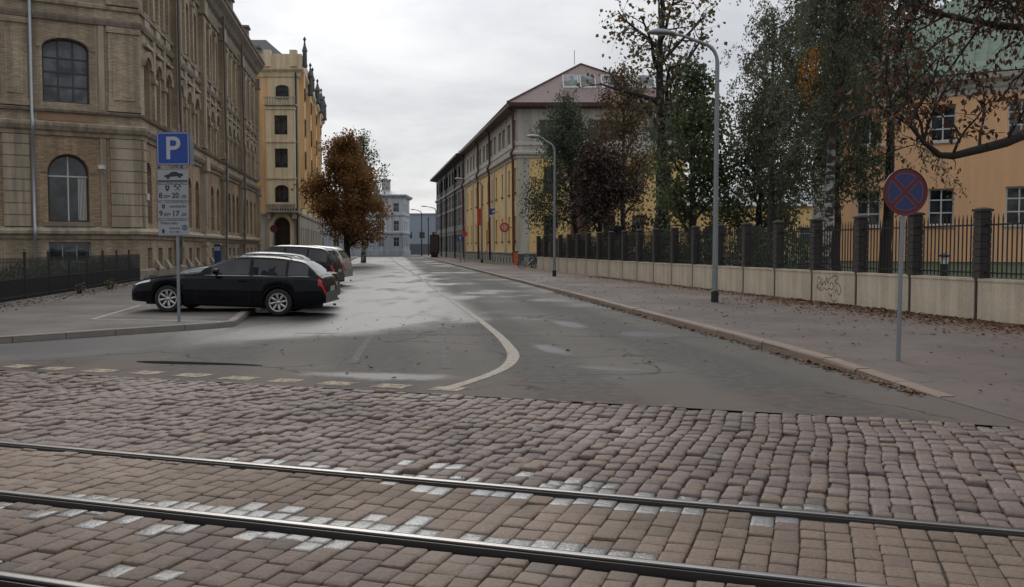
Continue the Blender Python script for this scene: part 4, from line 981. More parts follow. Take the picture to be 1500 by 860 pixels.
#@@PART3
# ------------------------------------------------------------------ right hand fence
DF = Vector((-.1698, .9855)); fang = math.atan2(DF.y, DF.x)
f0 = Vector((FX(17.39), 17.39)); SP = 2.36/.9855; NB = 21
fe = empty('fence', (f0.x, f0.y, .1), 'long fence of black bars and block pillars on pale wall along the pavement', 'fence', fang)
M_CONC = simple('fence_concrete', (.52,.45,.345), .85, .22, 1.3, fine=.25, streak=.22, bump=.15)
M_BLOCKP = simple('pillar_block', (.05,.043,.041), .9, .35, 6, fine=.4, bump=.7)
M_BARS = simple('fence_bars', (.012,.012,.013), .5, .3, 4)
M_CAP = simple('pillar_cap', (.045,.04,.038), .85, .3, 3)
# pillar (local x along the fence, y to the lawn side is +y)
mb = MB(); rr = random.Random(5)
for k in range(9):
    z = .9+k*.158; o = rr.uniform(-.006,.006)
    mb.box(-.125+o,.125+o,-.12,.14,z,z+.142); mb.box(-.11,.11,-.105,.125,z+.142,z+.158)
mb.box(-.075,.075,-.02,.10,-.1,.9)
m_pil = mb.mesh('pillar', M_BLOCKP)
mb = MB(); mb.box(-.15,.15,-.145,.165,2.323,2.375); mb.hexa([(-.14,-.135,2.375),(.14,-.135,2.375),(.14,.155,2.375),(-.14,.155,2.375),(-.06,-.05,2.41),(.06,-.05,2.41),(.06,.07,2.41),(-.06,.07,2.41)]); m_cap = mb.mesh('cap', M_CAP)
mb = MB(); mb.box(.06,SP-.06,-.11,.13,-.1,.84); mb.box(.058,SP-.058,-.12,.145,.84,.895); m_wall = mb.mesh('concrete_panel', M_CONC)
mb = MB(); nb = 15
for z in (1.0, 2.02): mb.box(.115,SP-.115,-.005,.03,z,z+.035)
for k in range(nb):
    x = .15+(SP-.30)*(k+.5)/nb; mb.box(x-.011,x+.011,.001,.023,.93,2.14)
    mb.hexa([(x-.02,.004,2.14),(x+.02,.004,2.14),(x+.02,.02,2.14),(x-.02,.02,2.14),(x-.003,.01,2.27),(x+.003,.01,2.27),(x+.003,.014,2.27),(x-.003,.014,2.27)])
m_bar = mb.mesh('bar_panel', M_BARS)
for i in range(-4, NB+1):
    p = link('pillar', m_pil, fe, (i*SP,0,0)); link('cap', m_cap, p)
    if i < NB: link('concrete_panel', m_wall, fe, (i*SP,0,0)); link('bar_panel', m_bar, fe, (i*SP,0,0))
# graffiti scrawl on one panel: raised paint strokes
mb = MB(); rr = random.Random(21)
gx0 = 3*SP
def stroke(pts, r=.012):
    P = []
    for i in range(len(pts)-1):
        p0 = pts[max(i-1,0)]; p1 = pts[i]; p2 = pts[i+1]; p3 = pts[min(i+2,len(pts)-1)]
        for k in range(6):
            s = k/6; P.append(tuple(.5*((2*p1[j])+(p2[j]-p0[j])*s+(2*p0[j]-5*p1[j]+4*p2[j]-p3[j])*s*s+(3*p1[j]-p0[j]-3*p2[j]+p3[j])*s**3) for j in (0,1)))
    P.append(pts[-1]); rows = []
    for i, (x, z) in enumerate(P):
        a = Vector(P[min(i+1,len(P)-1)])-Vector(P[max(i-1,0)]); a = a.normalized() if a.length > 1e-6 else Vector((1,0)); n = Vector((-a.y,a.x))*r
        rows.append([(gx0+x-n.x,.1325,z-n.y),(gx0+x+n.x,.1325,z+n.y)])
    mb.grid(rows)
W_ = lambda x, z: (SP-.12-x, z)
stroke([W_(.2,.35),W_(.22,.6),W_(.3,.72),W_(.42,.6),W_(.3,.5),W_(.22,.42),W_(.4,.4),W_(.46,.52)])
stroke([W_(.5,.7),W_(.52,.5),W_(.62,.6),W_(.7,.5),W_(.72,.72),W_(.82,.55),W_(.88,.68),W_(.98,.7)])
stroke([W_(.3,.36),W_(.5,.34),W_(.6,.42),W_(.75,.36),W_(.9,.42),W_(1.05,.38),W_(1.12,.5),W_(1.0,.58),W_(.92,.5)])
stroke([W_(1.0,.72),W_(1.2,.78),W_(1.35,.72),W_(1.2,.6),W_(1.4,.55),W_(1.52,.4),W_(1.42,.25),W_(1.3,.4),W_(1.2,.3)])
stroke([W_(.85,.3),W_(.95,.2),W_(1.05,.26),W_(1.0,.12),W_(1.15,.06),W_(1.3,.1)]); stroke([W_(.24,.45),W_(.4,.56),W_(.55,.46)])
tag(mb.build('graffiti', simple('spray_paint', (.045,.042,.05), .7, .3, 4), fe))
# black bollard lamp behind the fence
b_ = empty('bollard_lamp', (12.1, 25.8, .48), 'black garden bollard light with pale top standing behind the fence bars', 'lamp')
mb = MB(); mb.lathe([(.001,0),(.13,0),(.13,.03),(.11,.05),(.11,.72),(.001,.72)], (0,0,0), 16); mb.build('post', M_IRON, b_)
mb = MB(); mb.lathe([(.09,.72),(.09,.92),(.001,.92)], (0,0,0), 16); mb.build('lamp_shade', W_WHITE, b_)
mb = MB(); mb.lathe([(.15,.92),(.16,.96),(.001,1.04)], (0,0,0), 16); mb.build('cap', M_IRON, b_)
# second, farther fence of bars between the trees
f2 = empty('fence', (7.6, 66.5, .3), 'short inner fence of thin upright bars beyond the purple tree', 'fence', R(-4))
mb = MB()
for k in range(60): mb.box(k*.16-.012,k*.16+.012,-.01,.01,.3,2.75)
mb.box(-.1,9.6,-.03,.015,2.45,2.5); mb.box(-.1,9.6,-.03,.015,.5,.55); mb.build('bar_panel', M_BARS, f2)
for k in range(4):
    mb = MB(); mb.box(k*3.2-.2,k*3.2+.2,-.25,-.04,-.2,2.9); mb.build('pillar', M_BLOCKP, f2)
# path edging strip behind the fence
mb = MB(); q0 = Vector((FX(17)+3.2, 17)); q1 = Vector((FX(40)+3.2, 40)); 
mb.face([(q0.x,q0.y,.28),(q0.x+1.1,q0.y,.33),(q1.x+1.1,q1.y,.33),(q1.x,q1.y,.28)]); tag(mb.build('path', simple('path_pale', (.30,.27,.23), .9, .2, 2), uv=False), kind='structure')

# left garden fence
lf = empty('fence', (-14.19, 25.5, .1), 'low black iron garden fence in front of the brick building', 'fence')
lp = [Vector((-28, 17.5)), Vector((-13.3, 20.8)), Vector((-17.3, 42.9))]
for i in range(2):
    a, b = lp[i]-Vector((-14.19,25.5)), lp[i+1]-Vector((-14.19,25.5)); L = (b-a).length; F = frame(a, b-a); n = max(1, round(L/2.2))
    for k in range(n):
        s0 = L*k/n; s1 = L*(k+1)/n
        mb = MB(); 
        for z in (.12,.62,1.12): mb.fbox(F, s0+.03, s1-.03, -.012, .012, z, z+.03)
        for j in range(20):
            u = s0+.05+(s1-s0-.1)*(j+.5)/20; mb.fbox(F, u-.008, u+.008, -.008, .008, .0, 1.26)
        for j in range(19):
            u = s0+.05+(s1-s0-.1)*(j+1)/20; mb.fbox(F, u-.009, u+.009, -.007, .007, .0, .64)
        mb.build('bar_panel', M_IRON, lf)
        mb = MB(); c = F(s0,0,0); mb.box(c[0]-.03,c[0]+.03,c[1]-.03,c[1]+.03,-.02,1.38); mb.lathe([(.05,1.38),(.055,1.42),(.02,1.46),(.001,1.52)], (c[0],c[1],0), 8); mb.build('post', M_IRON, lf)
    mb = MB(); mb.fbox(F, 0, L, -.1, .1, -.05, .02+.003*i); mb.build('base_kerb', M_KERBG, lf)

# ------------------------------------------------------------------ lamps
M_GALV = simple('galvanised', (.24,.26,.275), .45, .2, 2, metallic=.5, fine=.15)
M_LENS = simple('lamp_lens', (.45,.46,.45), .25, .1, 2)
def street_lamp(loc, label, h=7.6, arm=1.45, head=.75, base=.32, r0=.085, dirx=-1, mat=None, dy=0.):
    mat = mat or M_GALV
    o = empty('street_lamp', loc, label, 'street lamp', 0, 'street lamps')
    pts = [(0,0,.0),(0,0,h*.5),(0,0,h-.6)]
    for k in range(1, 6):
        a = k/5*R(78); pts.append((dirx*.55*(1-math.cos(a)), dy*.55*(1-math.cos(a)), h-.6+.55*math.sin(a)))
    pts.append((dirx*arm*.75, dy*arm*.75, h+.13)); pts.append((dirx*arm, dy*arm, h+.2)); 
    mb = MB(); mb.tube(pts, [r0,r0*.82,r0*.7]+[r0*.6]*5+[r0*.45]*2, 12); mb.build('pole', mat, o, smooth=True)
    mb = MB(); mb.lathe([(.001,0),(r0*1.25,0),(r0*1.25,base),(r0*1.0,base+.02)], (0,0,0), 14); mb.build('pole_base', M_IRON, o, smooth=False)
    mb = MB(); x0 = arm-.1; rows = []
    for k, (s, wv, hu, hd) in enumerate([(0,.05,.04,.04),(.12,.10,.07,.06),(.35,.15,.11,.055),(.7,.16,.12,.05),(.92,.11,.07,.045),(1.0,.02,.01,.03)]):
        c = Vector((dirx*(x0+s*head), dy*(x0+s*head), h+.2+.02*s)); row = []
        for j in range(12):
            a = 2*math.pi*j/12; v = math.sin(a)
            row.append((c.x, c.y+wv*math.cos(a), c.z+(hu if v > 0 else hd)*v))
        rows.append(row)
    mb.grid(rows, 0, True); mb.face(rows[0]); mb.face(rows[-1]); hd = mb.build('lamp_head', mat, o, smooth=True)
    mb = MB(); mb.lathe([(.001,-.085),(.08,-.075),(.12,-.045)], (dirx*(x0+.5*head), dy*(x0+.5*head), h+.2), 14); mb.build('lens', M_LENS, hd, smooth=True)
    mb = MB(); mb.box(-.05,.05,-r0-.012,-r0+.02,1.0,1.32); mb.build('hatch', mat, o)
    return o
street_lamp((5.76,26.14,.1), 'tallest grey street lamp, nearest of the lamps, beside the pale fence wall', 7.35, 1.3, .78)
street_lamp((2.29,49.87,.1), 'grey street lamp standing in front of the drooping green tree near the fence end', 7.3, .85, .75)
street_lamp((-3.1,95,.1), 'slim street lamp before the narrow yellow windows of the office block', 8.4, 2.0, .9, r0=.1)
street_lamp((-13.0,158,.1), 'far street lamp beside the dark advertising column', 8.4, 1.6, 1.1, r0=.11)
street_lamp((-18.0,184,.0), 'farthest dark street lamp in front of the low blue hall', 9.0, 1.3, 1.0, r0=.13, mat=M_IRON)
wp = empty('utility_pole', (-17.2, 190, 0), 'thin dark pole without a lamp at the end of the street', 'pole')
mb = MB(); mb.tube([(0,0,-.05),(0,0,8)], [.12,.09], 8); mb.build('pole', M_IRON, wp); mb = MB(); mb.box(-.4,.4,-.05,.05,7.5,7.6); mb.build('crossbar', M_IRON, wp)

# ------------------------------------------------------------------ signs
def text_mesh(body, size, mat, name, parent, loc, depth=.0015, align='CENTER', bold=0.0):
    cu_ = bpy.data.curves.new(name, 'FONT'); cu_.body = body; cu_.size = size; cu_.extrude = depth; cu_.align_x = align; cu_.align_y = 'CENTER'; cu_.offset = bold
    tmp = bpy.data.objects.new('tmp', cu_); COL.objects.link(tmp); bpy.context.view_layer.update()
    me = bpy.data.meshes.new_from_object(tmp.evaluated_get(bpy.context.evaluated_depsgraph_get())); bpy.data.objects.remove(tmp); bpy.data.curves.remove(cu_)
    me.materials.clear(); me.materials.append(mat); me.name = name
    o = link(name, me, parent, loc); o.rotation_euler = (R(90), 0, 0); return o
def rrect(mb, w, h, y0, y1, cx=0, cz=0, r=.03, m=0):
    pts = []
    for (sx, sz, a0) in ((1,-1,-90),(1,1,0),(-1,1,90),(-1,-1,180)):
        for k in range(5):
            a = R(a0+k*22.5); pts.append((cx+sx*(w/2-r)+r*math.cos(a), cz+sz*(h/2-r)+r*math.sin(a)))
    mb.face([(x,y0,z) for (x,z) in pts], m); mb.face([(x,y1,z) for (x,z) in pts][::-1], m)
    for i in range(len(pts)):
        (a,b),(c,d) = pts[i], pts[(i+1)%len(pts)]; mb.face([(a,y0,b),(c,y0,d),(c,y1,d),(a,y1,b)], m)
M_PBLUE = simple('sign_deep_blue', (.01,.05,.27), .4, .1, 2, fine=.1)
M_PWH = simple('sign_plate_white', (.30,.32,.345), .45, .12, 3, fine=.1)
M_PLET = simple('sign_letter_white', (.40,.43,.46), .45, .08, 3)
M_INK = simple('sign_ink', (.02,.02,.024), .5, .1, 3)
ps = empty('parking_sign', (-7.01,19.35,.1), 'blue P parking sign above white time plates before the black estate car', 'sign', R(-4))
mb = MB(); mb.tube([(0,0,-.08),(.005,0,2),(-.02,0,4.0)], .032, 12); mb.build('pole', M_GALV, ps, smooth=True)
mb = MB(); rrect(mb, .70, .69, -.075, -.06, -.03, 3.61, .05); pp = mb.build('sign_panel', M_PBLUE, ps)
mb = MB(); rrect(mb, .665, .655, -.0765, -.0755, -.03, 3.61, .04, 0); rrect(mb, .635, .625, -.0775, -.0768, -.03, 3.61, .03, 1); mb.build('sign_border', [M_PLET, M_PBLUE], pp)
text_mesh('P', .66, M_PLET, 'letter', pp, (-.04,-.0785,3.595), bold=.008)
def plate(cz, h, w=.66, x=-.05):
    mb = MB(); rrect(mb, w, h, -.07, -.058, x, cz, .02, 0); p = mb.build('time_plate', M_PWH, ps)
    mb = MB(); e_ = .008
    for (x0,x1,z0,z1) in ((x-w/2+.015,x+w/2-.015,cz+h/2-.018,cz+h/2-.018+e_),(x-w/2+.015,x+w/2-.015,cz-h/2+.012,cz-h/2+.012+e_)): mb.box(x0,x1,-.0712,-.0704,z0,z1)
    mb.build('plate_edge', M_INK, p); return p
YT = -.0718
p = plate(3.045, .30)
mb = MB()   # car half on the kerb
car_o = [(-.20,.01),(-.19,.05),(-.10,.065),(-.05,.105),(.06,.11),(.12,.07),(.2,.06),(.21,.01)]
mb.face([(-.03+x*math.cos(.06)-z*math.sin(.06), YT, 3.02+x*math.sin(.06)+z*math.cos(.06)) for (x,z) in car_o]); 
mb.disc((-.15,YT-.0004,3.015), .035, 14); mb.disc((.10,YT-.0004,3.035), .035, 14); mb.box(-.37,.27,YT-.0004,YT,2.925,2.955); mb.build('pictogram', M_INK, p)
p = plate(2.70, .36)
text_mesh('8', .155, M_INK, 'numerals', p, (-.315,YT,2.635), bold=.003); text_mesh('.00', .10, M_INK, 'numerals', p, (-.215,YT,2.615)); text_mesh('-', .155, M_INK, 'numerals', p, (-.13,YT,2.64), bold=.004); text_mesh('20', .155, M_INK, 'numerals', p, (0,YT,2.635), bold=.003); text_mesh('.00', .10, M_INK, 'numerals', p, (.175,YT,2.615))
def shield(p, x, z, s=1):
    mb = MB(); mb.face([(x+a*s,YT,z+b*s) for (a,b) in ((-.045,.05),(-.02,.06),(0,.045),(.02,.06),(.045,.05),(.045,-.01),(.02,-.05),(0,-.065),(-.02,-.05),(-.045,-.01))]); mb.build('emblem', M_INK, p)
    mb = MB(); mb.disc((x,YT-.0006,z+.005), .018*s, 10); mb.build('emblem', M_PWH, p)
shield(p, -.17, 2.79)
mb = MB()
for sg in (1,-1):
    d = Vector((.05*sg,.05)); n = Vector((-.006,.006*sg)).normalized()*.007; c = Vector((.05,2.79))
    a, b = c-d, c+d; yy = YT-(.0004 if sg > 0 else 0)
    mb.face([(a.x-n.x,yy,a.y-n.y),(a.x+n.x,yy,a.y+n.y),(b.x+n.x,yy,b.y+n.y),(b.x-n.x,yy,b.y-n.y)])
    t2 = Vector((-.03*sg,.03)); n2 = d.normalized()*.011
    mb.face([(b.x-t2.x-n2.x,yy-.0003,b.y-t2.y-n2.y),(b.x+t2.x-n2.x,yy-.0003,b.y+t2.y-n2.y),(b.x+t2.x+n2.x,yy-.0003,b.y+t2.y+n2.y),(b.x-t2.x+n2.x,yy-.0003,b.y-t2.y+n2.y)])
mb.build('hammers', M_INK, p)
p = plate(2.325, .36)
text_mesh('9', .155, M_INK, 'numerals', p, (-.315,YT,2.26), bold=.003); text_mesh('.00', .10, M_INK, 'numerals', p, (-.215,YT,2.24)); text_mesh('-', .155, M_INK, 'numerals', p, (-.13,YT,2.265), bold=.004); text_mesh('17', .155, M_INK, 'numerals', p, (0,YT,2.26), bold=.003); text_mesh('.00', .10, M_INK, 'numerals', p, (.175,YT,2.24))
shield(p, -.26, 2.41, .8); text_mesh('sestdienās', .085, M_INK, 'lettering', p, (.05,YT,2.415))
p = plate(1.965, .33)
text_mesh('Maksa laiks', .082, M_INK, 'lettering', p, (-.14,YT,2.065)); text_mesh('Sezonas', .07, M_INK, 'lettering', p, (-.03,YT,1.96)); text_mesh('no 1 min', .06, M_INK, 'lettering', p, (-.03,YT,1.885))
mb = MB()
for k in range(24):
    a, b = 2*math.pi*k/24, 2*math.pi*(k+1)/24; mb.face([(.19+r_*math.cos(q), YT, 1.97+r_*math.sin(q)) for r_, q in ((.058,a),(.058,b),(.04,b),(.04,a))])
mb.build('ring', M_INK, p); text_mesh('B', .065, M_INK, 'lettering', p, (.19,YT,1.968), bold=.002)
mb = MB(); mb.face([(-.29,YT,1.85),(-.25,YT,1.85),(-.24,YT,1.92),(-.28,YT,1.95),(-.3,YT,1.92)]); mb.build('pictogram', M_INK, p)
mb = MB(); 
for z in (3.45,3.8,3.05,2.7,2.3,1.95): mb.box(-.12,.1,-.058,.036,z-.015,z+.015)
mb.build('clamp', M_GALV, ps)
mb = MB(); mb.box(.045,.36,.05,.062,3.3,3.92); x_ = mb.build('sign_back', M_GALV, ps); x_.rotation_euler.z = R(32)
# second small stopper plate at the side of the top panel
ns = empty('no_stopping_sign', (5.32,12.64,.075), 'round no stopping sign, red cross on blue, on a thin pole', 'sign', R(6))
M_NRED = simple('sign_dark_red', (.10,.010,.022), .45, .15, 3, fine=.1); M_NBLU = simple('sign_field_blue', (.02,.03,.115), .45, .15, 3, fine=.1)
mb = MB(); mb.tube([(0,0,-.1),(.01,0,1.2),(.035,0,2.42)], .03, 12); mb.build('pole', M_GALV, ns, smooth=True)
cx_, cz_ = .035, 2.335
mb = MB(); mb.lathe([(.001,-.036),(.305,-.036),(.315,-.046),(.32,-.046),(.32,-.03),(.001,-.03)], (cx_,0,cz_), 40, 'y'); dsc = mb.build('sign_disc', M_NRED, ns)
mb = MB(); R0 = .245; hwid = .035
for q in range(4):     # four blue sectors between the arms of the cross
    a0 = R(45+90*q); pts = []; off = hwid*1.414
    apex = (off*math.cos(a0+R(45)), off*math.sin(a0+R(45))); d_ = math.asin(hwid/R0)
    pts.append(apex)
    for k in range(11):
        a = a0+d_+(R(90)-2*d_)*k/10; pts.append((R0*math.cos(a), R0*math.sin(a)))
    mb.face([(cx_+x,-.0385,cz_+z) for (x,z) in pts])
mb.build('blue_field', M_NBLU, dsc)
mb = MB()
for q in range(4):
    a0 = R(45+90*q); d_ = math.asin(hwid/R0)
    for (r1_, r2_) in ((R0+.001,R0+.010),):
        for k in range(10):
            a = a0+d_+(R(90)-2*d_)*k/10; b = a0+d_+(R(90)-2*d_)*(k+1)/10
            mb.face([(cx_+r_*math.cos(t_),-.0383,cz_+r_*math.sin(t_)) for r_, t_ in ((r1_,a),(r1_,b),(r2_,b),(r2_,a))])
    for sg in (0, 1):
        ang = a0 if sg == 0 else a0+R(90); ux, uz = math.cos(ang), math.sin(ang); px, pz = (-uz, ux) if sg == 0 else (uz, -ux)
        s0 = hwid; s1 = math.sqrt(R0**2-hwid**2)
        mb.face([(cx_+ux*s+px*o,-.0389-.0002*sg,cz_+uz*s+pz*o) for s, o in ((s0,hwid-.008),(s1,hwid-.008),(s1,hwid+.001),(s0,hwid+.001))])
mb.build('pale_outline', simple('sign_outline', (.16,.085,.11), .5, .1, 3), dsc)
mb = MB(); 
for z in (2.2,2.45): mb.box(-.05,.12,-.03,.035,z-.012,z+.012)
mb.build('clamp', M_GALV, ns)
for (loc, lab, mt, mt2, h, tilt) in (((-5.1,91,.1),'round blue arrow sign on a thin post by the kerb before the office block', M_SBLUE, M_OWHITE, 2.45, 0), ((-5.0,97,.1),'round red sign on a thin post just behind the blue arrow sign', M_RED, M_RED, 3.0, 0), ((-19.6,75,.1),'small dark red round sign on a leaning post by the oriel house', M_NRED, M_NBLU, 3.1, R(5))):
    o = empty('traffic_sign', loc, lab, 'sign', 0, 'round traffic signs far up the street'); o.rotation_euler.y = tilt
    mb = MB(); mb.tube([(0,0,-.1),(0,0,h+.3)], .035, 8); mb.build('pole', M_GALV, o)
    mb = MB(); mb.lathe([(.001,-.05),(.31,-.05),(.31,-.036),(.001,-.036)], (0,0,h), 24, 'y'); d_ = mb.build('sign_disc', mt, o)
    mb = MB(); mb.box(-.03,.03,-.056,-.052,h-.2,h+.1); mb.face([(-.13,-.056,h+.06),(.13,-.056,h+.06),(0,-.056,h+.22)]); mb.build('symbol', mt2, d_)
ad = empty('advertising_column', (-12.6,150,.05), 'dark double sided advertising column on the far right pavement', 'advertising stand', R(-8))
mb = MB(); mb.box(-.55,.55,-.15,.15,0,.6); mb.build('base', M_IRON, ad); mb = MB(); rrect(mb, 1.5, 3.1, -.16, .16, 0, 2.15, .08); mb.build('case', M_IRON, ad)
mb = MB(); mb.face([(-.62,-.165,.85),(.62,-.165,.85),(.62,-.165,3.5),(-.62,-.165,3.5)]); mb.build('poster', simple('poster_dark', (.085,.055,.055), .3, .6, 1.2), ad)
pm = empty('parking_meter', (-19.75,62,.1), 'blue parking ticket machine against the foot of the brick building', 'parking meter')
mb = MB(); mb.box(-.2,.2,-.16,.16,0,.5); mb.build('base', M_IRON, pm); mb = MB(); rrect(mb, .42, 1.3, -.18, .18, 0, 1.15, .06); mb.build('case', simple('meter_blue', (.02,.05,.14), .4, .1, 2), pm); mb = MB(); mb.box(-.2,.2,-.206,-.202,1.35,1.62); mb.build('screen', M_PWH, pm)
oc = empty('junction_box', (.35,82.9,.1), 'orange roadside junction box at the corner of the yellow office', 'box'); mb = MB(); rrect(mb, .42, 1.15, -.18, .18, 0, .6, .03); mb.build('case', simple('box_orange', (.55,.13,.03), .5, .2, 2), oc); mb = MB(); rrect(mb, .5, .08, -.22, .22, 0, 1.2, .02); mb.build('lid', M_MAR, oc)
for (x, yy, lab) in ((.8,80.2,'grey wheeled bin left of the parked bicycle'),(1.75,80.6,'grey wheeled bin right of its neighbour by the fence end')):
    o = empty('wheeled_bin', (x,yy,.1), lab, 'bin', 0, 'grey wheeled bins'); mb = MB(); mb.hexa([(-.24,-.28,.08),(.24,-.28,.08),(.24,.28,.08),(-.24,.28,.08),(-.29,-.36,1.0),(.29,-.36,1.0),(.29,.36,1.0),(-.29,.36,1.0)]); mb.build('body', simple('bin_grey', (.10,.105,.11), .6, .2, 2), o)
    mb = MB(); mb.hexa([(-.31,-.39,1.003),(.31,-.39,1.003),(.31,.38,1.003),(-.31,.38,1.003),(-.28,-.33,1.08),(.28,-.33,1.08),(.28,.34,1.12),(-.28,.34,1.12)]); mb.build('lid', simple('bin_lid', (.16,.165,.17), .5, .2, 2), o)
    for s in (-1,1):
        mb = MB(); mb.lathe([(.001,-.03),(.1,-.03),(.1,.03),(.001,.03)], (s*.26,.27,.1), 12, 'x'); mb.build('wheel', M_IRON, o)
def bicycle(loc, rz, label, mat):
    o = empty('bicycle', loc, label, 'bicycle', rz, 'bicycles by the fence end')
    for x in (-.52,.52):
        mb = MB(); mb.lathe([(.315,-.018),(.345,-.018),(.35,0),(.345,.018),(.315,.018),(.31,0),(.315,-.018)], (x,0,.35), 28, 'y'); w_ = mb.build('wheel', M_IRON, o)
        mb = MB(); 
        for k in range(10):
            a = 2*math.pi*k/10; mb.tube([(x+.03*math.cos(a),.01,.35+.03*math.sin(a)),(x+.31*math.cos(a),0,.35+.31*math.sin(a))], .004, 4)
        mb.build('spokes', M_ZINC, w_)
    mb = MB(); A_, B_, C_, D_ = (-.52,0,.35),(-.08,0,.30),(-.20,0,.82),(.33,0,.86)
    for p, q in ((A_,B_),(A_,C_),(B_,C_),(C_,D_),(B_,(.36,0,.72)),((.30,0,.95),(.52,0,.35))): mb.tube([p,q], .02, 6)
    mb.build('frame', mat, o)
    mb = MB(); mb.tube([(.22,-.28,1.0),(.33,-.2,1.02),(.31,0,.97),(.33,.2,1.02),(.22,.28,1.0)], .016, 6); mb.build('handlebar', M_IRON, o)
    mb = MB(); mb.hexa([(-.36,-.08,.9),(-.08,-.03,.9),(-.08,.03,.9),(-.36,.08,.9),(-.36,-.07,.96),(-.1,-.02,.95),(-.1,.02,.95),(-.36,.07,.96)]); mb.tube([(-.2,0,.8),(-.22,0,.9)], .015, 6); mb.build('saddle', M_IRON, o)
bicycle((1.25,69,.1), R(12), 'bicycle leaning at the far end of the fence beside the bins', M_ZINC)
bicycle((1.75,71.5,.1), R(70), 'dark bicycle turned end on behind the other bicycle', M_IRON)
#@@CARS
# ------------------------------------------------------------------ parked cars
def interp(tab, x):
    if x <= tab[0][0]: return tab[0][1]
    for i in range(len(tab)-1):
        (a, p), (b, q) = tab[i], tab[i+1]
        if x <= b:
            # smooth cubic through the table
            p0 = tab[i-1] if i > 0 else tab[i]; p3 = tab[i+2] if i+2 < len(tab) else tab[i+1]
            h = b-a; s = (x-a)/h
            m0 = (q-p0[1])/(b-p0[0]) if b != p0[0] else 0; m1 = (p3[1]-p)/(p3[0]-a) if p3[0] != a else 0
            d = (q-p)/h
            if d == 0 or m0*d < 0: m0 = 0
            if d == 0 or m1*d < 0: m1 = 0
            if abs(m0) > 3*abs(d): m0 = 3*d
            if abs(m1) > 3*abs(d): m1 = 3*d
            return (2*s**3-3*s*s+1)*p+(s**3-2*s*s+s)*h*m0+(-2*s**3+3*s*s)*q+(s**3-s*s)*h*m1
    return tab[-1][1]
def paint(name, col, rough=.22, metallic=0.):
    m, t, b = newmat(name); c = coords(t)
    n = t.noise(c, 3, 4, .6)
    b.inputs['Base Color'].default_value = (*col, 1); b.inputs['Metallic'].default_value = metallic
    t.l.new(t.ramp(n, .3, .7, rough, rough+.12), b.inputs['Roughness']); b.inputs['Specular IOR Level'].default_value = .22
    return m
M_CARG = glass_mat('car_glass', (.012,.014,.015), .03)
M_TYRE = simple('tyre', (.018,.018,.018), .85, .3, 6, bump=.3)
M_RIM = simple('alloy', (.42,.42,.42), .32, .12, 6, metallic=.7)
M_RIMD = simple('rim_dark', (.03,.03,.032), .6, .2, 6)
M_PLAS = simple('black_plastic', (.012,.012,.013), .6, .2, 4)
M_TAIL = simple('tail_light_red', (.38,.012,.014), .15, .15, 4)
M_HEAD = simple('head_light_glass', (.50,.52,.53), .1, .3, 8)
M_CHR = simple('chrome', (.55,.55,.56), .12, .05, 4, metallic=1)
M_SEAM = simple('seam', (.004,.004,.004), .8, .1, 4)
WHEELS = {}
def wheel_meshes(rad, wid, spokes):
    k = (rad, wid, spokes)
    if k in WHEELS: return WHEELS[k]
    mb = MB(); r = rad; w_ = wid/2
    mb.lathe([(r*.66,-w_),(r*.80,-w_*1.05),(r*.95,-w_*.95),(r,-w_*.7),(r,w_*.7),(r*.95,w_*.95),(r*.80,w_*1.05),(r*.66,w_)], (0,0,0), 36, 'y'); ty = mb.mesh('wheel', M_TYRE, True)
    mb = MB(); mb.lathe([(.001,.02),(r*.64,.02),(r*.64,w_),(r*.67,w_)], (0,0,0), 36, 'y', 1); mb.lathe([(.001,-.0),(r*.6,-.0),(r*.64,-w_*.9),(r*.69,-w_*1.02),(r*.69,-w_*.8)], (0,0,0), 36, 'y', 1)
    mb.lathe([(r*.60,-w_*.95),(r*.645,-w_*1.06),(r*.69,-w_*1.03)], (0,0,0), 36, 'y', 0)
    for s in range(spokes):
        a = 2*math.pi*(s+.25)/spokes; ca, sa = math.cos(a), math.sin(a); q = []
        for (rr_, hw_, y_) in ((r*.10,.020,-w_*.75),(r*.42,.034,-w_*.95),(r*.63,.026,-w_*.98)):
            q.append([(ca*rr_-sa*hw_, y_, sa*rr_+ca*hw_), (ca*rr_+sa*hw_, y_, sa*rr_-ca*hw_), (ca*rr_+sa*hw_*.8, y_+.03, sa*rr_-ca*hw_*.8), (ca*rr_-sa*hw_*.8, y_+.03, sa*rr_+ca*hw_*.8)])
        mb.grid(q, 0, True)
    mb.lathe([(.001,-w_*.98),(r*.13,-w_*.92),(r*.17,-w_*.6)], (0,0,0), 16, 'y'); rm = mb.mesh('rim', [M_RIM, M_RIMD], True)
    WHEELS[k] = (ty, rm); return WHEELS[k]
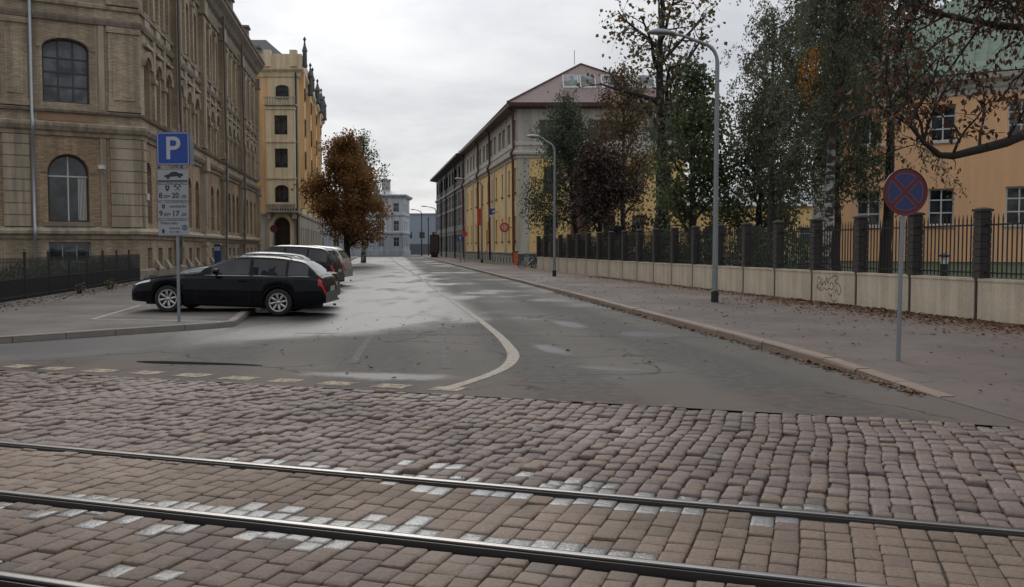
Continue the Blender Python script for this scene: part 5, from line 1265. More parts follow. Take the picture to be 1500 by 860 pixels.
def car(label, spec, mat, loc, heading, pitch=0., plate_txt='', rails=False, spokes=8):
    L, W, TOP, BELT = spec['L'], spec['W'], spec['top'], spec['belt']
    wf, wr, rad = spec['wf'], spec['wr'], spec.get('rad', .325)
    xa, xb, xc, xd = spec['cab']       # windscreen foot, roof front, roof rear, tailgate foot
    pil = spec['pillars']; sill = spec.get('sill', .22)
    o = empty('parked_car', loc, label, 'car', heading, 'cars parked at the left kerb'); o.rotation_euler = (0, pitch, heading)
    Ra = rad+.055; xs = set(np.linspace(0, L, 76).round(3))
    for c in (wf, wr):
        for k in range(17): xs.add(round(c+Ra*math.cos(math.pi*k/16), 4))
    seams = spec['seams']; marks = []
    for (a, b) in pil: xs |= {a, b}
    for s in seams: xs |= {s-.006, s+.006}
    xs |= {xa, xb, xc, xd, .012, .03, .06, .1, .16, L-.012, L-.03, L-.06, L-.1, L-.16, L-.30, .42, .55}
    xs = sorted(xs); ys = [xs[0]]
    for x in xs[1:]:
        if x-ys[-1] > .004: ys.append(x)
    xs = ys
    Hmax = max(z for _, z in TOP); rows = []
    for x in xs:
        T = interp(TOP, x); B = min(interp(BELT, x), T-.01); zb = sill
        if x < .6: zb = sill+.02*(1-x/.6)
        if x > L-.7: zb = sill+.12*(1-(L-x)/.7)
        for c in (wf, wr):
            if abs(x-c) < Ra: zb = max(zb, rad+math.sqrt(max(0, Ra*Ra-(x-c)**2)))
        fx = max(0, 1-x/.75); rx = max(0, 1-(L-x)/.6)
        hw = W/2*(1-.16*fx**2.2-.10*fx**8-.085*rx**2.2-.08*rx**8)
        flare = 0
        for c in (wf, wr): flare = max(flare, .018*max(0, 1-(abs(x-c)/(Ra*1.35))**2))
        hw += flare; G = max(T-B, .01); g = min(1, max(0, (G-.08)/.40)); B2 = max(B, zb+.06)
        lerp = lambda f: zb+(B2-zb)*f
        yb = .97 if zb > sill+.15 else .90
        sec = [(yb*hw, zb), (.985*hw, lerp(.10)), (1.0*hw, lerp(.30)), (1.005*hw, lerp(.52)), (.995*hw, lerp(.74)), (.972*hw, lerp(.90)), (.93*hw-.02*(1-g)*hw, B2)]
        T = max(T, B2+.01); G = T-B2
        sec += [((.915-.01*g)*hw, B2+G*.07), ((.90-.165*g)*hw, B2+G*(.80 if g > .2 else .55)), ((.84-.18*g)*hw, B2+G*(.92 if g > .2 else .75)), ((.5-.06*g)*hw, T-.012*g), (0, T)]
        rows.append([(x, y, z) for (y, z) in sec]+[(x, -y, z) for (y, z) in sec[-2::-1]])
    nc = len(rows[0]); half = (nc-1)//2
    parts = {k: MB() for k in ('body','windscreen','rear_window','side_window','headlight','taillight','bumper')}
    side = {k: {1: MB(), -1: MB()} for k in ('side_window','headlight','taillight')}
    def add(b, q, m=0): b.face(q, m)
    for i in range(len(xs)-1):
        xm = (xs[i]+xs[i+1])/2
        for j in range(nc-1):
            jj = j if j < half else nc-2-j; sg = 1 if j < half else -1
            q = [rows[i][j], rows[i+1][j], rows[i+1][j+1], rows[i][j+1]]
            zc = sum(p[2] for p in q)/4; tgt = 'body'; m = 0
            Tm = interp(TOP, xm); Bm = interp(BELT, xm)
            if jj >= 9 and xa+.03 < xm < xb-.03: tgt = 'windscreen'
            elif jj >= 9 and spec['rw'][0] < xm < spec['rw'][1]: tgt = 'rear_window'
            elif jj == 7 and spec['sw'][0] < xm < spec['sw'][1] and not any(a <= xm <= b for a, b in pil): tgt = 'side_window'
            elif spec['hl'][0] < xm < spec['hl'][1] and jj in spec.get('hlr', (4,5)): tgt = 'headlight'
            elif xm > spec['tl'] and jj in spec.get('tlr', (3,4,5)): tgt = 'taillight'
            elif jj <= 6 and any(abs(xm-s) < .0062 for s in seams) and zc < Bm+.02 and zc > sill+.1: m = 1
            elif jj == 7 and any(a <= xm <= b for a, b in pil): m = 1
            elif jj == 0: m = 2
            # move to vehicle axes: nose towards +x
            q = [(L/2-p[0], p[1], p[2]) for p in q]
            (side[tgt][sg] if tgt in side else parts[tgt]).face(q, m)
    for end, r_ in ((0, rows[0]), (1, rows[-1])):
        h = [(L/2-p[0], p[1], p[2]) for p in r_]
        for j in range(half): parts['body'].face([h[j], h[j+1], h[nc-2-j], h[nc-1-j]])
    body = parts['body'].mesh('body', [mat, M_SEAM, M_PLAS], True, uv=False)
    link('body', body, o)
    for k, mt in (('windscreen', M_CARG), ('rear_window', M_CARG)):
        if parts[k].f: link(k, parts[k].mesh(k, mt, True, uv=False), o)
    for k, mt in (('side_window', M_CARG), ('headlight', M_HEAD), ('taillight', M_TAIL)):
        for sg in (1, -1):
            if side[k][sg].f: link(k, side[k][sg].mesh(k, mt, True, uv=False), o)
    X = lambda x: L/2-x
    # window surround strip, underbody, bumpers, grille, plates, mirrors, handles, roof rails
    mb = MB(); mb.box(X(L-.35), X(.35), -W/2+.24, W/2-.24, .17, .50)
    for c in (wf, wr): mb.box(X(c+Ra*1.02), X(c-Ra*1.02), -W/2+.235, W/2-.235, .5, rad+Ra+.03)
    mb.build('underbody', M_SEAM, o, uv=False)
    mb = MB(); mb.box(X(.03), X(-.012), -.36, .36, .32, .46); mb.box(X(.05), X(-.006), -.5, .5, .50, .60); mb.build('grille', M_PLAS, o, uv=False)
    for (x, nm) in ((-.016, 'number_plate'), (L+.004, 'number_plate')):
        mb = MB(); zz = .40 if x < 0 else spec.get('pz', .62); mb.box(X(x+.006), X(x-.006), -.26, .26, zz, zz+.11); mb.build(nm, M_PWH, o, uv=False)
    for sg in (1, -1):
        mb = MB(); xm = xa+.50; zb_ = interp(BELT, xm)+.03; y0 = sg*W/2*.93
        rws = []
        for (s, ry, rz) in ((-.055,.03,.02),(-.03,.085,.06),(.04,.095,.07),(.09,.08,.06),(.10,.03,.03)):
            rws.append([(X(xm)-s*1.0, y0+sg*.11+ry*math.cos(a), zb_+.075+rz*math.sin(a)) for a in [2*math.pi*k/10 for k in range(10)]])
        mb.grid(rws, 0, True); mb.face(rws[0]); mb.face(rws[-1]); mb.box(X(xm)-.03, X(xm)+.03, min(y0-sg*.03, y0+sg*.07), max(y0-sg*.03, y0+sg*.07), zb_+.02, zb_+.06); mb.build('wing_mirror', mat, o, smooth=True, uv=False)
        for hx in spec['handles']:
            B = interp(BELT, hx); mb = MB(); y0 = sg*W/2*.985; mb.box(X(hx+.1), X(hx-.1), min(y0, y0+sg*.03), max(y0, y0+sg*.03), B-.13, B-.10); mb.build('door_handle', mat, o, uv=False)
        if rails:
            mb = MB(); pts = [(X(xb+.15+(xc-xb-.3)*k/10), sg*(.685*W/2), interp(TOP, xb+.15+(xc-xb-.3)*k/10)+(.03 if 0 < k < 10 else -.02)) for k in range(11)]
            mb.tube(pts, .011, 8); mb.build('roof_rail', M_PLAS, o, smooth=True, uv=False)
        # rubbing strip and bright window line
        mb = MB(); rws = []
        for k in range(25):
            x = spec['sw'][0]-.1+(spec['sw'][1]-spec['sw'][0]+.15)*k/24; B = interp(BELT, x); hw_ = W/2*(.945)
            rx = max(0, 1-(L-x)/.6); hw_ *= (1-.085*rx**2.2); rws.append([(X(x), sg*(hw_), B-.008), (X(x), sg*(hw_+.004), B+.004), (X(x), sg*(hw_-.02), B+.016)])
        mb.grid(rws); mb.build('window_trim', M_CHR if spec.get('chrome') else M_PLAS, o, uv=False)
    ty, rm = wheel_meshes(rad, .215, spokes)
    for c in (wf, wr):
        for sg in (-1, 1):
            w_ = link('wheel', ty, o, (X(c), sg*(W/2-.115), rad), 0 if sg < 0 else math.pi); link('rim', rm, w_)
    mb = MB(); mb.tube([(X(L-.05), -.45, .24), (X(L+.02), -.45, .23)], .03, 8); mb.build('exhaust', M_CHR, o, uv=False)
    return o
WAGON = dict(L=4.72, W=1.79, top=[(0,.60),(.03,.66),(.12,.72),(.35,.80),(.8,.895),(1.3,.955),(1.58,1.0),(2.0,1.21),(2.35,1.365),(2.6,1.41),(3.0,1.43),(3.5,1.42),(3.95,1.37),(4.18,1.31),(4.42,1.12),(4.58,.98),(4.66,.90),(4.72,.62)],
    belt=[(0,.57),(.12,.66),(.35,.74),(.8,.83),(1.55,.90),(2.5,.925),(3.6,.95),(4.3,.955),(4.6,.90),(4.72,.58)], wf=.95, wr=3.60, cab=(1.58,2.38,4.0,4.5), pillars=[(2.86,2.95),(3.74,3.80)], seams=[1.62,2.90,3.72],
    sw=(1.92,4.28), rw=(4.14,4.52), hl=(.10,.52), hlr=(5,), tl=4.53, tlr=(4,5), handles=[2.72,3.55], chrome=True)
SEDAN = dict(L=4.5, W=1.76, top=[(0,.58),(.03,.64),(.12,.70),(.35,.78),(.9,.88),(1.45,.95),(1.9,1.18),(2.25,1.34),(2.6,1.40),(3.1,1.39),(3.45,1.31),(3.75,1.15),(3.95,1.03),(4.1,1.0),(4.38,.985),(4.45,.94),(4.5,.64)],
    belt=[(0,.55),(.12,.64),(.35,.72),(.8,.80),(1.5,.88),(2.5,.91),(3.6,.94),(4.2,.93),(4.42,.88),(4.5,.60)], wf=.88, wr=3.48, cab=(1.42,2.25,3.35,3.95), pillars=[(2.62,2.70),(3.40,3.44)], seams=[1.5,2.66,3.4],
    sw=(1.8,3.68), rw=(3.42,3.92), hl=(.05,.4), tl=4.36, tlr=(4,5), handles=[2.5,3.28])
HATCH = dict(L=4.25, W=1.77, top=[(0,.62),(.03,.70),(.12,.77),(.35,.86),(.8,.96),(1.2,1.02),(1.7,1.27),(2.1,1.44),(2.5,1.49),(3.0,1.49),(3.5,1.45),(3.75,1.40),(3.95,1.22),(4.1,1.05),(4.18,.95),(4.25,.66)],
    belt=[(0,.58),(.12,.70),(.35,.78),(.8,.88),(1.4,.95),(2.5,.98),(3.5,1.02),(3.95,1.02),(4.15,.94),(4.25,.62)], wf=.86, wr=3.46, cab=(1.2,2.1,3.6,4.05), pillars=[(2.52,2.60),(3.28,3.34)], seams=[1.4,2.56,3.3],
    sw=(1.65,3.78), rw=(3.74,4.07), hl=(.05,.42), tl=4.0, tlr=(4,5), handles=[2.38,3.12])
SUV = dict(L=4.75, W=1.88, top=[(0,.80),(.03,.92),(.15,.98),(.5,1.05),(1.1,1.12),(1.4,1.17),(1.8,1.42),(2.15,1.63),(2.5,1.71),(3.2,1.73),(3.9,1.70),(4.3,1.63),(4.5,1.38),(4.62,1.18),(4.70,1.0),(4.75,.78)],
    belt=[(0,.74),(.15,.88),(.5,.96),(1.3,1.04),(2.5,1.08),(3.8,1.11),(4.4,1.10),(4.65,1.0),(4.75,.72)], wf=.95, wr=3.72, rad=.365, sill=.30, cab=(1.4,2.2,4.15,4.6), pillars=[(2.78,2.86),(3.66,3.73)], seams=[1.6,2.82,3.66],
    sw=(1.8,4.42), rw=(4.28,4.6), hl=(.05,.4), tl=4.6, tlr=(4,5), handles=[2.6,3.5], pz=.75)
car('black estate car parked nose on to the pavement beside the parking sign', WAGON, paint('paint_black_blue', (.004,.0045,.007), .14), (-6.86,22.95,.055), math.pi, -math.asin(.09/2.65), rails=True)
car('dark saloon car parked just behind the black estate car', SEDAN, paint('paint_dark_grey', (.012,.011,.013), .16), (-7.2,25.75,.05), math.pi, -math.asin(.09/2.6))
car('silver hatchback parked between the dark saloon and the tall black car', HATCH, paint('paint_silver', (.30,.315,.33), .25), (-8.35,29.3,.05), R(179), -math.asin(.09/2.6), spokes=7)
car('tall black off road car, fourth in the parked row', SUV, paint('paint_black', (.007,.008,.012), .16), (-9.0,35.4,.05), R(178), -math.asin(.09/2.7), spokes=6)
car('beige off road car parked beyond the tall black one', SUV, paint('paint_beige', (.36,.33,.29), .25, .4), (-9.55,40.6,.05), R(178), -math.asin(.09/2.7), spokes=5)
car('white car parked farthest away beyond the beige one', HATCH, paint('paint_white', (.55,.56,.57), .25), (-11.6,46.5,.05), R(178), -math.asin(.09/2.6), spokes=5)
#@@TREES
# ------------------------------------------------------------------ trees
def rot_away(d, ang, az):
    a = d.orthogonal().normalized(); b = d.cross(a)
    return (d*math.cos(ang)+(a*math.cos(az)+b*math.sin(az))*math.sin(ang)).normalized()
class Tree:
    def __init__(s, seed):
        s.r = random.Random(seed); s.np = np.random.default_rng(seed); s.mb = MB(); s.leaf = []; s.dirs = []
    def limb(s, p, d, L, r0, r1, n, droop=0., wander=.12, sides=6):
        pts = [Vector(p)]; d = Vector(d).normalized()
        for k in range(n):
            d = (d+Vector((s.r.gauss(0,wander), s.r.gauss(0,wander), s.r.gauss(0,wander*.6)-droop))).normalized()
            pts.append(pts[-1]+d*(L/n))
        s.mb.tube(pts, [r0+(r1-r0)*(k/n)**.8 for k in range(n+1)], sides, cap=False)
        return pts
    def leaves_along(s, pts, per_m, spread, t0=.1, hang=0.):
        for a, b in zip(pts[:-1], pts[1:]):
            L = (b-a).length; n = s.np.poisson(per_m*L)
            for _ in range(n):
                q = a.lerp(b, s.r.random()); d = (b-a).normalized()
                s.leaf.append((q.x+s.r.gauss(0,spread), q.y+s.r.gauss(0,spread), q.z+s.r.gauss(0,spread)-abs(s.r.gauss(0,hang)) if hang else q.z+s.r.gauss(0,spread)))
                s.dirs.append((d.x, d.y, d.z))
    def grow(s, p, d, L, r, level, spec):
        sp = spec[level]
        pts = s.limb(p, d, L, r, r*sp.get('taper',.35), sp.get('n',5), sp.get('droop',0), sp.get('wander',.14), sp.get('sides',5))
        if 'leaves' in sp: s.leaves_along(pts[1:] if level < len(spec)-1 else pts, sp['leaves'], sp.get('spread',.15), hang=sp.get('hang',0))
        if level+1 < len(spec):
            m = sp['kids']; m = s.r.randint(max(1,int(m*.75)), int(m*1.25+.5))
            for k in range(m):
                t = sp.get('t0',.3)+(1-sp.get('t0',.3))*(k+s.r.random())/m; f = t*(len(pts)-1); i = min(int(f), len(pts)-2); q = pts[i].lerp(pts[i+1], f-i)
                dd = (pts[i+1]-pts[i]).normalized(); nd = rot_away(dd, R(s.r.uniform(*sp.get('ang',(35,65)))), s.r.uniform(0,6.28)); nd.z += sp.get('lift',0); nd.normalize()
                s.grow(q, nd, L*sp.get('ratio',.45)*s.r.uniform(.7,1.2), max(.008, r*.45*(1-t*.5)), level+1, spec)
    def finish(s, name, label, loc, bark, leafm, size, aspect=.6, droopy=.4, group=None, up=.2, curl=False):
        o = empty(name, loc, label, 'tree', 0, group)
        s.mb.build('trunk', bark, o, smooth=True)
        if s.leaf:
            C = np.array(s.leaf); N = len(C); D = np.array(s.dirs)
            a = D*.35+s.np.normal(0,.6,(N,3)); a[:,2] -= droopy; a /= np.linalg.norm(a,axis=1)[:,None]
            h = s.np.normal(0,1,(N,3)); h[:,2] *= .6; b = np.cross(a,h); b /= np.linalg.norm(b,axis=1)[:,None]; nrm = np.cross(a, b)
            S = size*s.np.uniform(.6,1.3,N)[:,None]; w_ = S*aspect*.5
            V = np.stack([C, C+a*S*.45+b*w_+nrm*S*.10, C+a*S-nrm*S*.12, C+a*S*.45-b*w_+nrm*S*.10], 1).reshape(-1,3)
            F = np.arange(N*4).reshape(-1,4)
            cr = np_mesh('crown', V, F, leafm, parent=o)
        return o
BARK = simple('bark', (.055,.047,.040), .9, .35, 3, fine=.4, bump=.8)
BARKD = simple('bark_dark', (.028,.023,.020), .9, .35, 3, fine=.4, bump=.8)
def birch_bark():
    m, t, b = newmat('birch_bark'); c = coords(t)
    n = t.noise(t.scale(c, (2,2,5)), 1.2, 4, .7); big = t.noise(c, .8, 3)
    sp_ = t.add('ShaderNodeSeparateXYZ'); t.l.new(c, sp_.inputs[0])
    pale = t.mix(t.ramp(t.math('ADD', n, t.math('MULTIPLY', big, .3)), .56, .68), (.36,.34,.31), (.03,.026,.023))
    t.l.new(t.mix(t.ramp(t.math('ADD', sp_.outputs[2], big), 4.6, 6.2), pale, (.045,.038,.034)), b.inputs['Base Color']); b.inputs['Roughness'].default_value = .8
    return m
BIRCH = birch_bark()
L_GRN = leafmat('leaves_green', [(0.092,0.122,0.061),(0.133,0.160,0.076),(0.078,0.102,0.057),(0.172,0.178,0.086),(0.112,0.137,0.071)])
L_DRK = leafmat('leaves_dark_green', [(0.069,0.091,0.061),(0.092,0.120,0.069),(0.057,0.077,0.054),(0.127,0.145,0.076)])
L_PUR = leafmat('leaves_purple', [(0.057,0.031,0.031),(0.074,0.042,0.036),(0.046,0.027,0.028),(0.081,0.052,0.042),(0.061,0.047,0.031)], trans=.1)
L_BRN = leafmat('leaves_brown', [(0.150,0.074,0.039),(0.194,0.105,0.053),(0.105,0.056,0.035),(0.131,0.088,0.044),(0.096,0.088,0.035)])
L_ORG = leafmat('leaves_orange_brown', [(.29,.135,.045),(.34,.17,.06),(.22,.11,.045),(.26,.14,.055),(.18,.125,.05)])
L_LIN = leafmat('leaves_linden', [(0.114,0.122,0.057),(0.146,0.139,0.073),(0.163,0.114,0.057),(0.090,0.098,0.045),(0.195,0.122,0.057)], trans=.3)
L_CHE = leafmat('leaves_chestnut', [(0.098,0.039,0.023),(0.127,0.057,0.030),(0.069,0.030,0.021),(0.149,0.075,0.034),(0.052,0.039,0.021)], trans=.2)

def broad(seed, H, trunk_r, h0, n_limb, crown, leaf_n, spread, lean=(0,0), ang=(40,75), droop2=.05, lev2=5, hang=0, lift=.1):
    """crown(t) gives the limb length for t = 0 at the lowest limb .. 1 at the top"""
    T = Tree(seed); top = Vector((lean[0], lean[1], H*.93))
    tr = [Vector((0,0,-.3))]; n = 10
    for k in range(1, n+1):
        f = k/n; tr.append(Vector((lean[0]*f**1.3+T.r.gauss(0,.06), lean[1]*f+T.r.gauss(0,.06), H*.95*f)))
    T.mb.tube(tr, [trunk_r*1.35]+[trunk_r*(1-.9*(k/n)) + .012 for k in range(1, n+1)], 10, cap=False)
    spec = [dict(n=6, droop=-.02, wander=.12, kids=lev2, t0=.22, ang=(30,65), ratio=.42, leaves=leaf_n*.25, spread=spread, taper=.3),
            dict(n=4, droop=droop2, wander=.16, kids=4, t0=.15, ang=(30,70), ratio=.5, leaves=leaf_n*.8, spread=spread, sides=4, hang=hang),
            dict(n=3, droop=droop2, wander=.18, leaves=leaf_n, spread=spread, sides=3, hang=hang)]
    for k in range(n_limb):
        t = (k+T.r.random()*.8)/n_limb; z = h0+(H*.97-h0)*t; f = z/(H*.95)*n; i = min(int(f), n-1); p = tr[i].lerp(tr[min(i+1,n)], f-i)
        az = k*2.4+T.r.uniform(-.5,.5); e = R(90-T.r.uniform(*ang)*(1-.45*t)); L = crown(t)*T.r.uniform(.75,1.15)
        d = Vector((math.cos(az)*math.cos(e), math.sin(az)*math.cos(e), math.sin(e)+lift*0))
        T.grow(p, d, L, max(.02, trunk_r*.5*(1-t*.75)), 0, spec)
    return T
egg = lambda R_, lo=.7: (lambda t: R_*(lo+(1-lo)*math.sin(math.pi*min(1,t*.8+.12)))*(1-.75*max(0,t-.35)/.65))
# left side: orange brown maple by the oriel house and a birch behind
T = broad(31, 11.6, .28, 1.5, 32, egg(3.4,.85), 50, .32, lev2=7); T.finish('maple_tree', 'rounded orange brown tree standing before the cream oriel house', (-15.2,85,.1), BARKD, L_ORG, .205, .8, .3)
T = broad(32, 14.6, .25, 5, 22, egg(2.9), 20, .3, droop2=.25, lev2=6, hang=.5); T.finish('birch_tree', 'tall green birch rising behind the orange brown tree', (-16.6,103,.1), BIRCH, L_GRN, .24, .6, .6)
# right side, far to near
T = broad(33, 12.6, .2, 2.6, 30, egg(4.0,.85), 32, .30, lean=(-1.0,0), droop2=.3, lev2=7, hang=.5); T.finish('drooping_tree', 'drooping dark green tree with leaning trunk, nearest the yellow office corner', (4.9,69,.2), BARKD, L_DRK, .19, .55, .7)
T = broad(34, 7.8, .18, 2.0, 24, egg(3.0,.85), 17, .28, lev2=8); T.finish('purple_tree', 'low round dark purple leaved tree between the drooping tree and the thick trunk', (5.7,60.5,.2), BARKD, L_PUR, .21, .8, .3)
T = broad(35, 14.0, .2, 3.5, 24, egg(3.4,.75), 22, .3, lev2=6); T.finish('rusty_tree', 'thin rusty brown tree standing behind the purple tree', (7.7,64,.25), BARK, L_BRN, .175, .8, .4)
T = broad(36, 18.5, .40, 6.6, 20, egg(4.6,.7), 5, .32, ang=(45,70), lev2=6, droop2=.06); T.finish('linden_tree', 'very tall sparse linden with dark trunk and thinning leaves against the sky', (8.0,50,.2), BARKD, L_LIN, .24, .9, .4)
T = broad(37, 10.6, .22, 1.6, 26, egg(2.6,.8), 24, .3, lev2=8); T.finish('green_tree', 'dense bushy green tree behind the nearest street lamp', (9.1,46.5,.25), BARK, L_GRN, .19, .75, .4)
T = broad(43, 8.5, .2, 1.5, 24, egg(2.4,.85), 20, .3, lev2=8); T.finish('dark_tree', 'short dark evergreen looking tree behind the pillars right of the nearest lamp', (12.6,47,.3), BARKD, L_DRK, .19, .7, .4)
def weeping(seed, H, trunk_r, h0, n_limb, Rc, leaf_n, lean=(0,0), strand=2.6, nst=9, fork=False, leaf_sp=.09):
    T = Tree(seed); n = 12; tr = [Vector((0,0,-.3))]
    for k in range(1, n+1):
        f = k/n; tr.append(Vector((lean[0]*f+T.r.gauss(0,.07), lean[1]*f+T.r.gauss(0,.07), H*f)))
    T.mb.tube(tr, [trunk_r*1.4]+[trunk_r*(1-.88*k/n)+.01 for k in range(1, n+1)], 10, cap=False)
    for k in range(n_limb):
        t = (k+T.r.random())/n_limb; z = h0+(H-h0)*t; f = z/H*n; i = min(int(f), n-1); p = tr[i].lerp(tr[i+1], f-i)
        az = k*2.4+T.r.uniform(-.5,.5); e = R(T.r.uniform(35,65)); L = Rc*(1.15-.6*t)*T.r.uniform(.7,1.15)
        d = Vector((math.cos(az)*math.cos(e), math.sin(az)*math.cos(e), math.sin(e)))
        pts = T.limb(p, d, L, max(.02,trunk_r*.38*(1-t*.6)), .012, 8, .10, .1, 5)
        for s in range(nst):
            f2 = (.25+.75*(s+T.r.random())/nst)*8; j = min(int(f2), 7); q = pts[j].lerp(pts[j+1], f2-j)
            sd = Vector((T.r.gauss(0,.7), T.r.gauss(0,.7), T.r.uniform(-.1,.5)))
            st = T.limb(q, sd, strand*T.r.uniform(.5,1.25), .012, .004, 6, .38, .10, 3)
            T.leaves_along(st, leaf_n, leaf_sp)
            for _ in range(3):
                q2 = st[T.r.randint(1,5)]; s2 = T.limb(q2, Vector((T.r.gauss(0,.6), T.r.gauss(0,.6), -.3)), strand*.45*T.r.uniform(.5,1.2), .006, .003, 4, .4, .1, 3); T.leaves_along(s2, leaf_n, leaf_sp)
    return T
L_BIR = leafmat('leaves_birch', [(0.095,0.112,0.071),(0.133,0.148,0.091),(0.078,0.094,0.065),(0.172,0.166,0.099),(0.116,0.130,0.081)], )
L_BIRP = leafmat('leaves_birch_patch', [(0.095,0.112,0.071),(0.133,0.148,0.091),(0.078,0.094,0.065),(0.172,0.166,0.099),(0.116,0.130,0.081)], patch=((-1.15,-1.3,7.3),.5,(.42,.19,.03)))
L_BIR2 = leafmat('leaves_birch_pale', [(0.106,0.124,0.076),(0.148,0.160,0.099),(0.091,0.106,0.071),(0.186,0.178,0.105)])
T = weeping(41, 14.5, .24, 3.6, 30, 3.2, 30, nst=9, strand=2.8); T.finish('weeping_birch', 'broad dark weeping birch left of the white trunked birch', (13.3,38,.3), BARKD, L_BIR, .125, .6, .7)
T = weeping(42, 12.0, .17, 3.6, 20, 2.3, 21, nst=8, strand=2.2); T.finish('slender_birch', 'slender thin crowned birch left of the broad weeping birch, sky showing through', (11.9,42.5,.3), BARK, L_BIR2, .125, .6, .7)
T = weeping(44, 13.5, .19, 5.2, 24, 2.4, 24, nst=8, strand=2.0, lean=(.35,0)); T.finish('white_birch', 'birch with white peeling trunk and one orange tuft before the orange building corner', (11.1,32.6,.3), BIRCH, L_BIRP, .12, .6, .7)
T = broad(45, 14.0, .24, 6.4, 20, egg(3.0,.75), 11, .28, lev2=6, lean=(.4,0)); T.finish('maple_tree', 'dark green maple before the upper windows of the orange building', (15.6,38.5,.4), BARKD, L_DRK, .17, .8, .4)
# near horse chestnut: trunk just outside the frame, brown limbs reach in
T = Tree(51); H_ = 11.5
tr = [Vector((0,0,-.3)), Vector((.05,0,1.5)), Vector((0,.05,3.2)), Vector((.1,0,5.0)), Vector((.1,.1,7.0)), Vector((.3,0,9.2)), Vector((.3,.1,11.2))]
T.mb.tube(tr, [.42,.34,.30,.27,.2,.12,.04], 12, cap=False)
csp = [dict(n=6, droop=.02, wander=.16, kids=7, t0=.15, ang=(30,70), ratio=.42, leaves=3, spread=.12, taper=.3),
       dict(n=5, droop=.03, wander=.22, kids=6, t0=.15, ang=(30,75), ratio=.5, leaves=9, spread=.14, sides=4, hang=.08),
       dict(n=4, droop=.06, wander=.26, leaves=15, spread=.08, sides=4, hang=.1)]
base = Vector((12.9,19.2,.15))
low = [Vector(p)-base for p in ((12.9,19.2,4.0),(11.6,18.8,4.15),(10.4,18.5,4.0),(9.7,18.2,3.72),(9.07,18.0,3.56),(8.5,17.9,3.42),(8.2,17.8,3.43),(7.85,17.7,3.66),(7.5,17.5,3.95),(7.1,17.4,4.3))]
T.mb.tube(low, [.16,.13,.105,.095,.085,.072,.06,.045,.03,.015], 9, cap=False)
for (i, d, L, lv) in ((6,(-.75,.1,.55),1.5,1),(7,(.1,-.2,.9),1.5,1),(7,(-.3,.2,.8),1.7,1),(8,(-.7,-.1,.35),1.4,1),(8,(.15,.1,.95),1.6,1),(5,(.35,-.1,.75),1.4,1),(4,(.25,.2,.9),1.6,1),(9,(-.4,0,.7),1.3,1),(9,(-.8,.2,.1),1.1,1),(6,(-.1,-.2,-.4),.35,2),(5,(-.1,-.2,-.4),.3,2),(3,(.2,-.1,.8),1.2,1),(7,(-.5,-.2,.1),.9,2)):
    T.grow(low[i], Vector(d).normalized(), L, .035 if lv == 1 else .015, lv, csp)
for (z, d, L, r) in ((5.3,(-.95,.05,.42),5.2,.12),(6.9,(-.9,-.15,.3),5.2,.11),(8.2,(-.85,.1,.35),4.6,.09),(9.0,(-.8,-.35,.3),4.0,.08),(5.0,(-.9,-.1,.25),4.6,.13),(5.6,(-.8,.25,.45),4.8,.13),(6.4,(-.85,-.35,.35),4.6,.12),(7.0,(-.75,.1,.6),4.4,.11),(7.8,(-.8,-.2,.5),3.9,.09),(8.6,(-.6,.2,.7),3.4,.08),(9.4,(-.7,-.1,.6),2.8,.06),(6.0,(-.5,-.8,.3),4.2,.11),(7.4,(-.3,-.9,.4),3.8,.1),(5.8,(.8,.2,.4),4.2,.12),(6.8,(.5,.8,.4),4.2,.12),(7.6,(.7,-.6,.4),3.8,.1),(8.8,(.4,.5,.6),3,.08),(10,(-.3,0,.9),2.2,.05)):
    T.grow(Vector((.1,.05,z)), Vector(d).normalized(), L, r, 0, csp)
T.finish('chestnut_tree', 'brown leaved horse chestnut with one long bare limb over the fence', base, BARKD, L_CHE, .14, .5, .9)

# shrubs added behind the bars to stand for shade, weeds at the left fence
def shrub(name, label, loc, rx, ry, h, n, mat, size, seed, group, cat='shrub'):
    r_ = np.random.default_rng(seed); o = empty(name, loc, label, cat, 0, group)
    T = Tree(seed)
    for k in range(14): T.limb((T.r.gauss(0,rx*.3), T.r.gauss(0,ry*.3), 0), (T.r.gauss(0,.4),T.r.gauss(0,.4),1), h*T.r.uniform(.5,.9), .02, .006, 4, 0, .15, 4)
    T.mb.build('stem', BARKD, o)
    u = r_.normal(0,1,(n,3)); u /= np.linalg.norm(u,axis=1)[:,None]; rad = r_.uniform(.35,1,n)**.5; C = u*rad[:,None]*np.array([rx,ry,h*.52]); C += .12*np.sin(C[:,[1,2,0]]*5); C[:,2] = np.abs(C[:,2]+h*.5)
    a = r_.normal(0,1,(n,3)); a /= np.linalg.norm(a,axis=1)[:,None]; b = np.cross(a, r_.normal(0,1,(n,3))); b /= np.linalg.norm(b,axis=1)[:,None]
    S = size*r_.uniform(.6,1.3,n)[:,None]; V = np.stack([C, C+a*S*.5+b*S*.3, C+a*S, C+a*S*.5-b*S*.3], 1).reshape(-1,3)
    np_mesh('foliage', V, np.arange(n*4).reshape(-1,4), mat, parent=o); return o
for i, Y in enumerate((32, 35.2, 38.6, 42, 45.6, 49.5, 53.5, 57.5, 62)):
    shrub('shrub', 'dark clipped shrub in the row close behind the fence bars', (FX(Y)+1.5+.3*math.sin(i*2), Y, .15), .9, 1.75, 2.0+.25*math.sin(i*1.7), 2300, L_DRK, .14, 60+i, 'dark shrubs behind the fence')
for i, (x, yy) in enumerate(((-14.3,21.5),(-14.6,24.5),(-15.1,27.5),(-15.7,30.6),(-16.2,33.8),(-16.8,37),(-17.4,40.2),(-17.8,42.4))):  # row added so the yard behind the bars looks dark
    shrub('shrub', 'low dark shrub close behind the left iron fence', (x-.6, yy, .1), .8, 1.75, 1.0+.12*math.sin(i*2.1), 1500, L_DRK, .11, 90+i, 'dark shrubs behind the left fence')
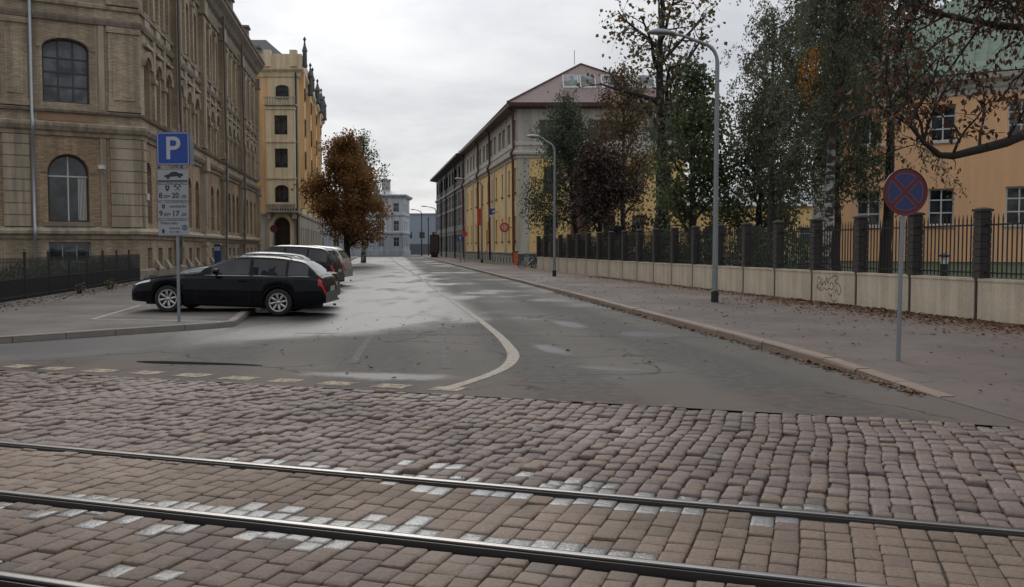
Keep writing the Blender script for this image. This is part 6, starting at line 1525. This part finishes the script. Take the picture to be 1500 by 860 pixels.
for i, (x, yy) in enumerate(((-15.4,34.5),(-16.4,40.6),(-17.0,42.9),(-14.9,31))):
    shrub('weed', 'small tuft of weeds at the foot of the left iron fence', (x+.35, yy, .1), .16, .16, .35, 60, L_GRN, .1, 80+i, 'weeds at the left fence', 'plant')

# fallen leaves: uncountable litter
def litter(name, label, pts, mat, size):
    r_ = np.random.default_rng(9); C = np.array(pts); n = len(C); az = r_.uniform(0,6.28,n); S = size*r_.uniform(.5,1.4,n)
    a = np.stack([np.cos(az),np.sin(az),r_.normal(0,.18,n)],1); b = np.stack([-np.sin(az),np.cos(az),r_.normal(0,.25,n)],1)
    lift = np.array([0,0,1.])*(S*.22)[:,None]
    V = np.stack([C, C+a*(S*.5)[:,None]+b*(S*.32)[:,None]+lift, C+a*S[:,None], C+a*(S*.5)[:,None]-b*(S*.32)[:,None]+lift*.7],1).reshape(-1,3)
    V[:,2] = np.maximum(V[:,2], np.repeat(C[:,2],4)-.002)
    o = np_mesh(name, V, np.arange(n*4).reshape(-1,4), mat); return tag(o, label, 'leaves', None, 'stuff')
lr = random.Random(77); pts = []
def kx(Y):
    for (x0,y0),(x1,y1) in zip(KR[:-1],KR[1:]):
        if y0 <= Y <= y1: return x0+(x1-x0)*(Y-y0)/(y1-y0)
    return KR[0][0]
for _ in range(5200):      # drift along the fence foot
    Y = 8+lr.random()**1.4*42; x = FX(Y)-.12-abs(lr.gauss(0,.55))
    if x > kx(Y)+.2: pts.append((x, Y, kz(Y)+.008))
for _ in range(3000):
    Y = lr.uniform(15.5,28); x = FX(Y)-.12-abs(lr.gauss(0,1.0)); pts.append((x, Y, kz(Y)+.008))
for _ in range(450):       # all over the pavement
    Y = 9+lr.random()*40; x = lr.uniform(kx(Y)+.2, FX(Y)-.1); pts.append((x, Y, kz(Y)+.008))
for _ in range(1000):       # against the kerb in the gutter
    Y = 10.2+lr.random()**1.3*24; pts.append((kx(Y)-.03-abs(lr.gauss(0,.10)), Y, .008))
for _ in range(110):       # a few bits on the carriageway and cobbles
    Y = lr.uniform(10.5,22); pts.append((lr.uniform(-4,4.3), Y, .008))
L_FALL = leafmat('fallen_leaf', [(.16,.075,.035),(.11,.055,.03),(.20,.11,.045),(.08,.04,.025),(.13,.085,.05)], trans=.05, rough=.8)
litter('fallen_leaves', 'brown fallen leaves drifted along the fence foot and in the kerb gutter', pts, L_FALL, .07)
pts = []
for _ in range(1500):
    a = lr.uniform(14,44); f = (a-14)/30; pts.append((lr.gauss(0,.35)+(-13.0-4.2*max(0,(a-20.8)/22) if a > 20.8 else -13.3-(20.8-a)*2.0)+.35, a, .108))
litter('fallen_leaves', 'thin litter of dead leaves at the foot of the left iron fence', pts, L_FALL, .07)
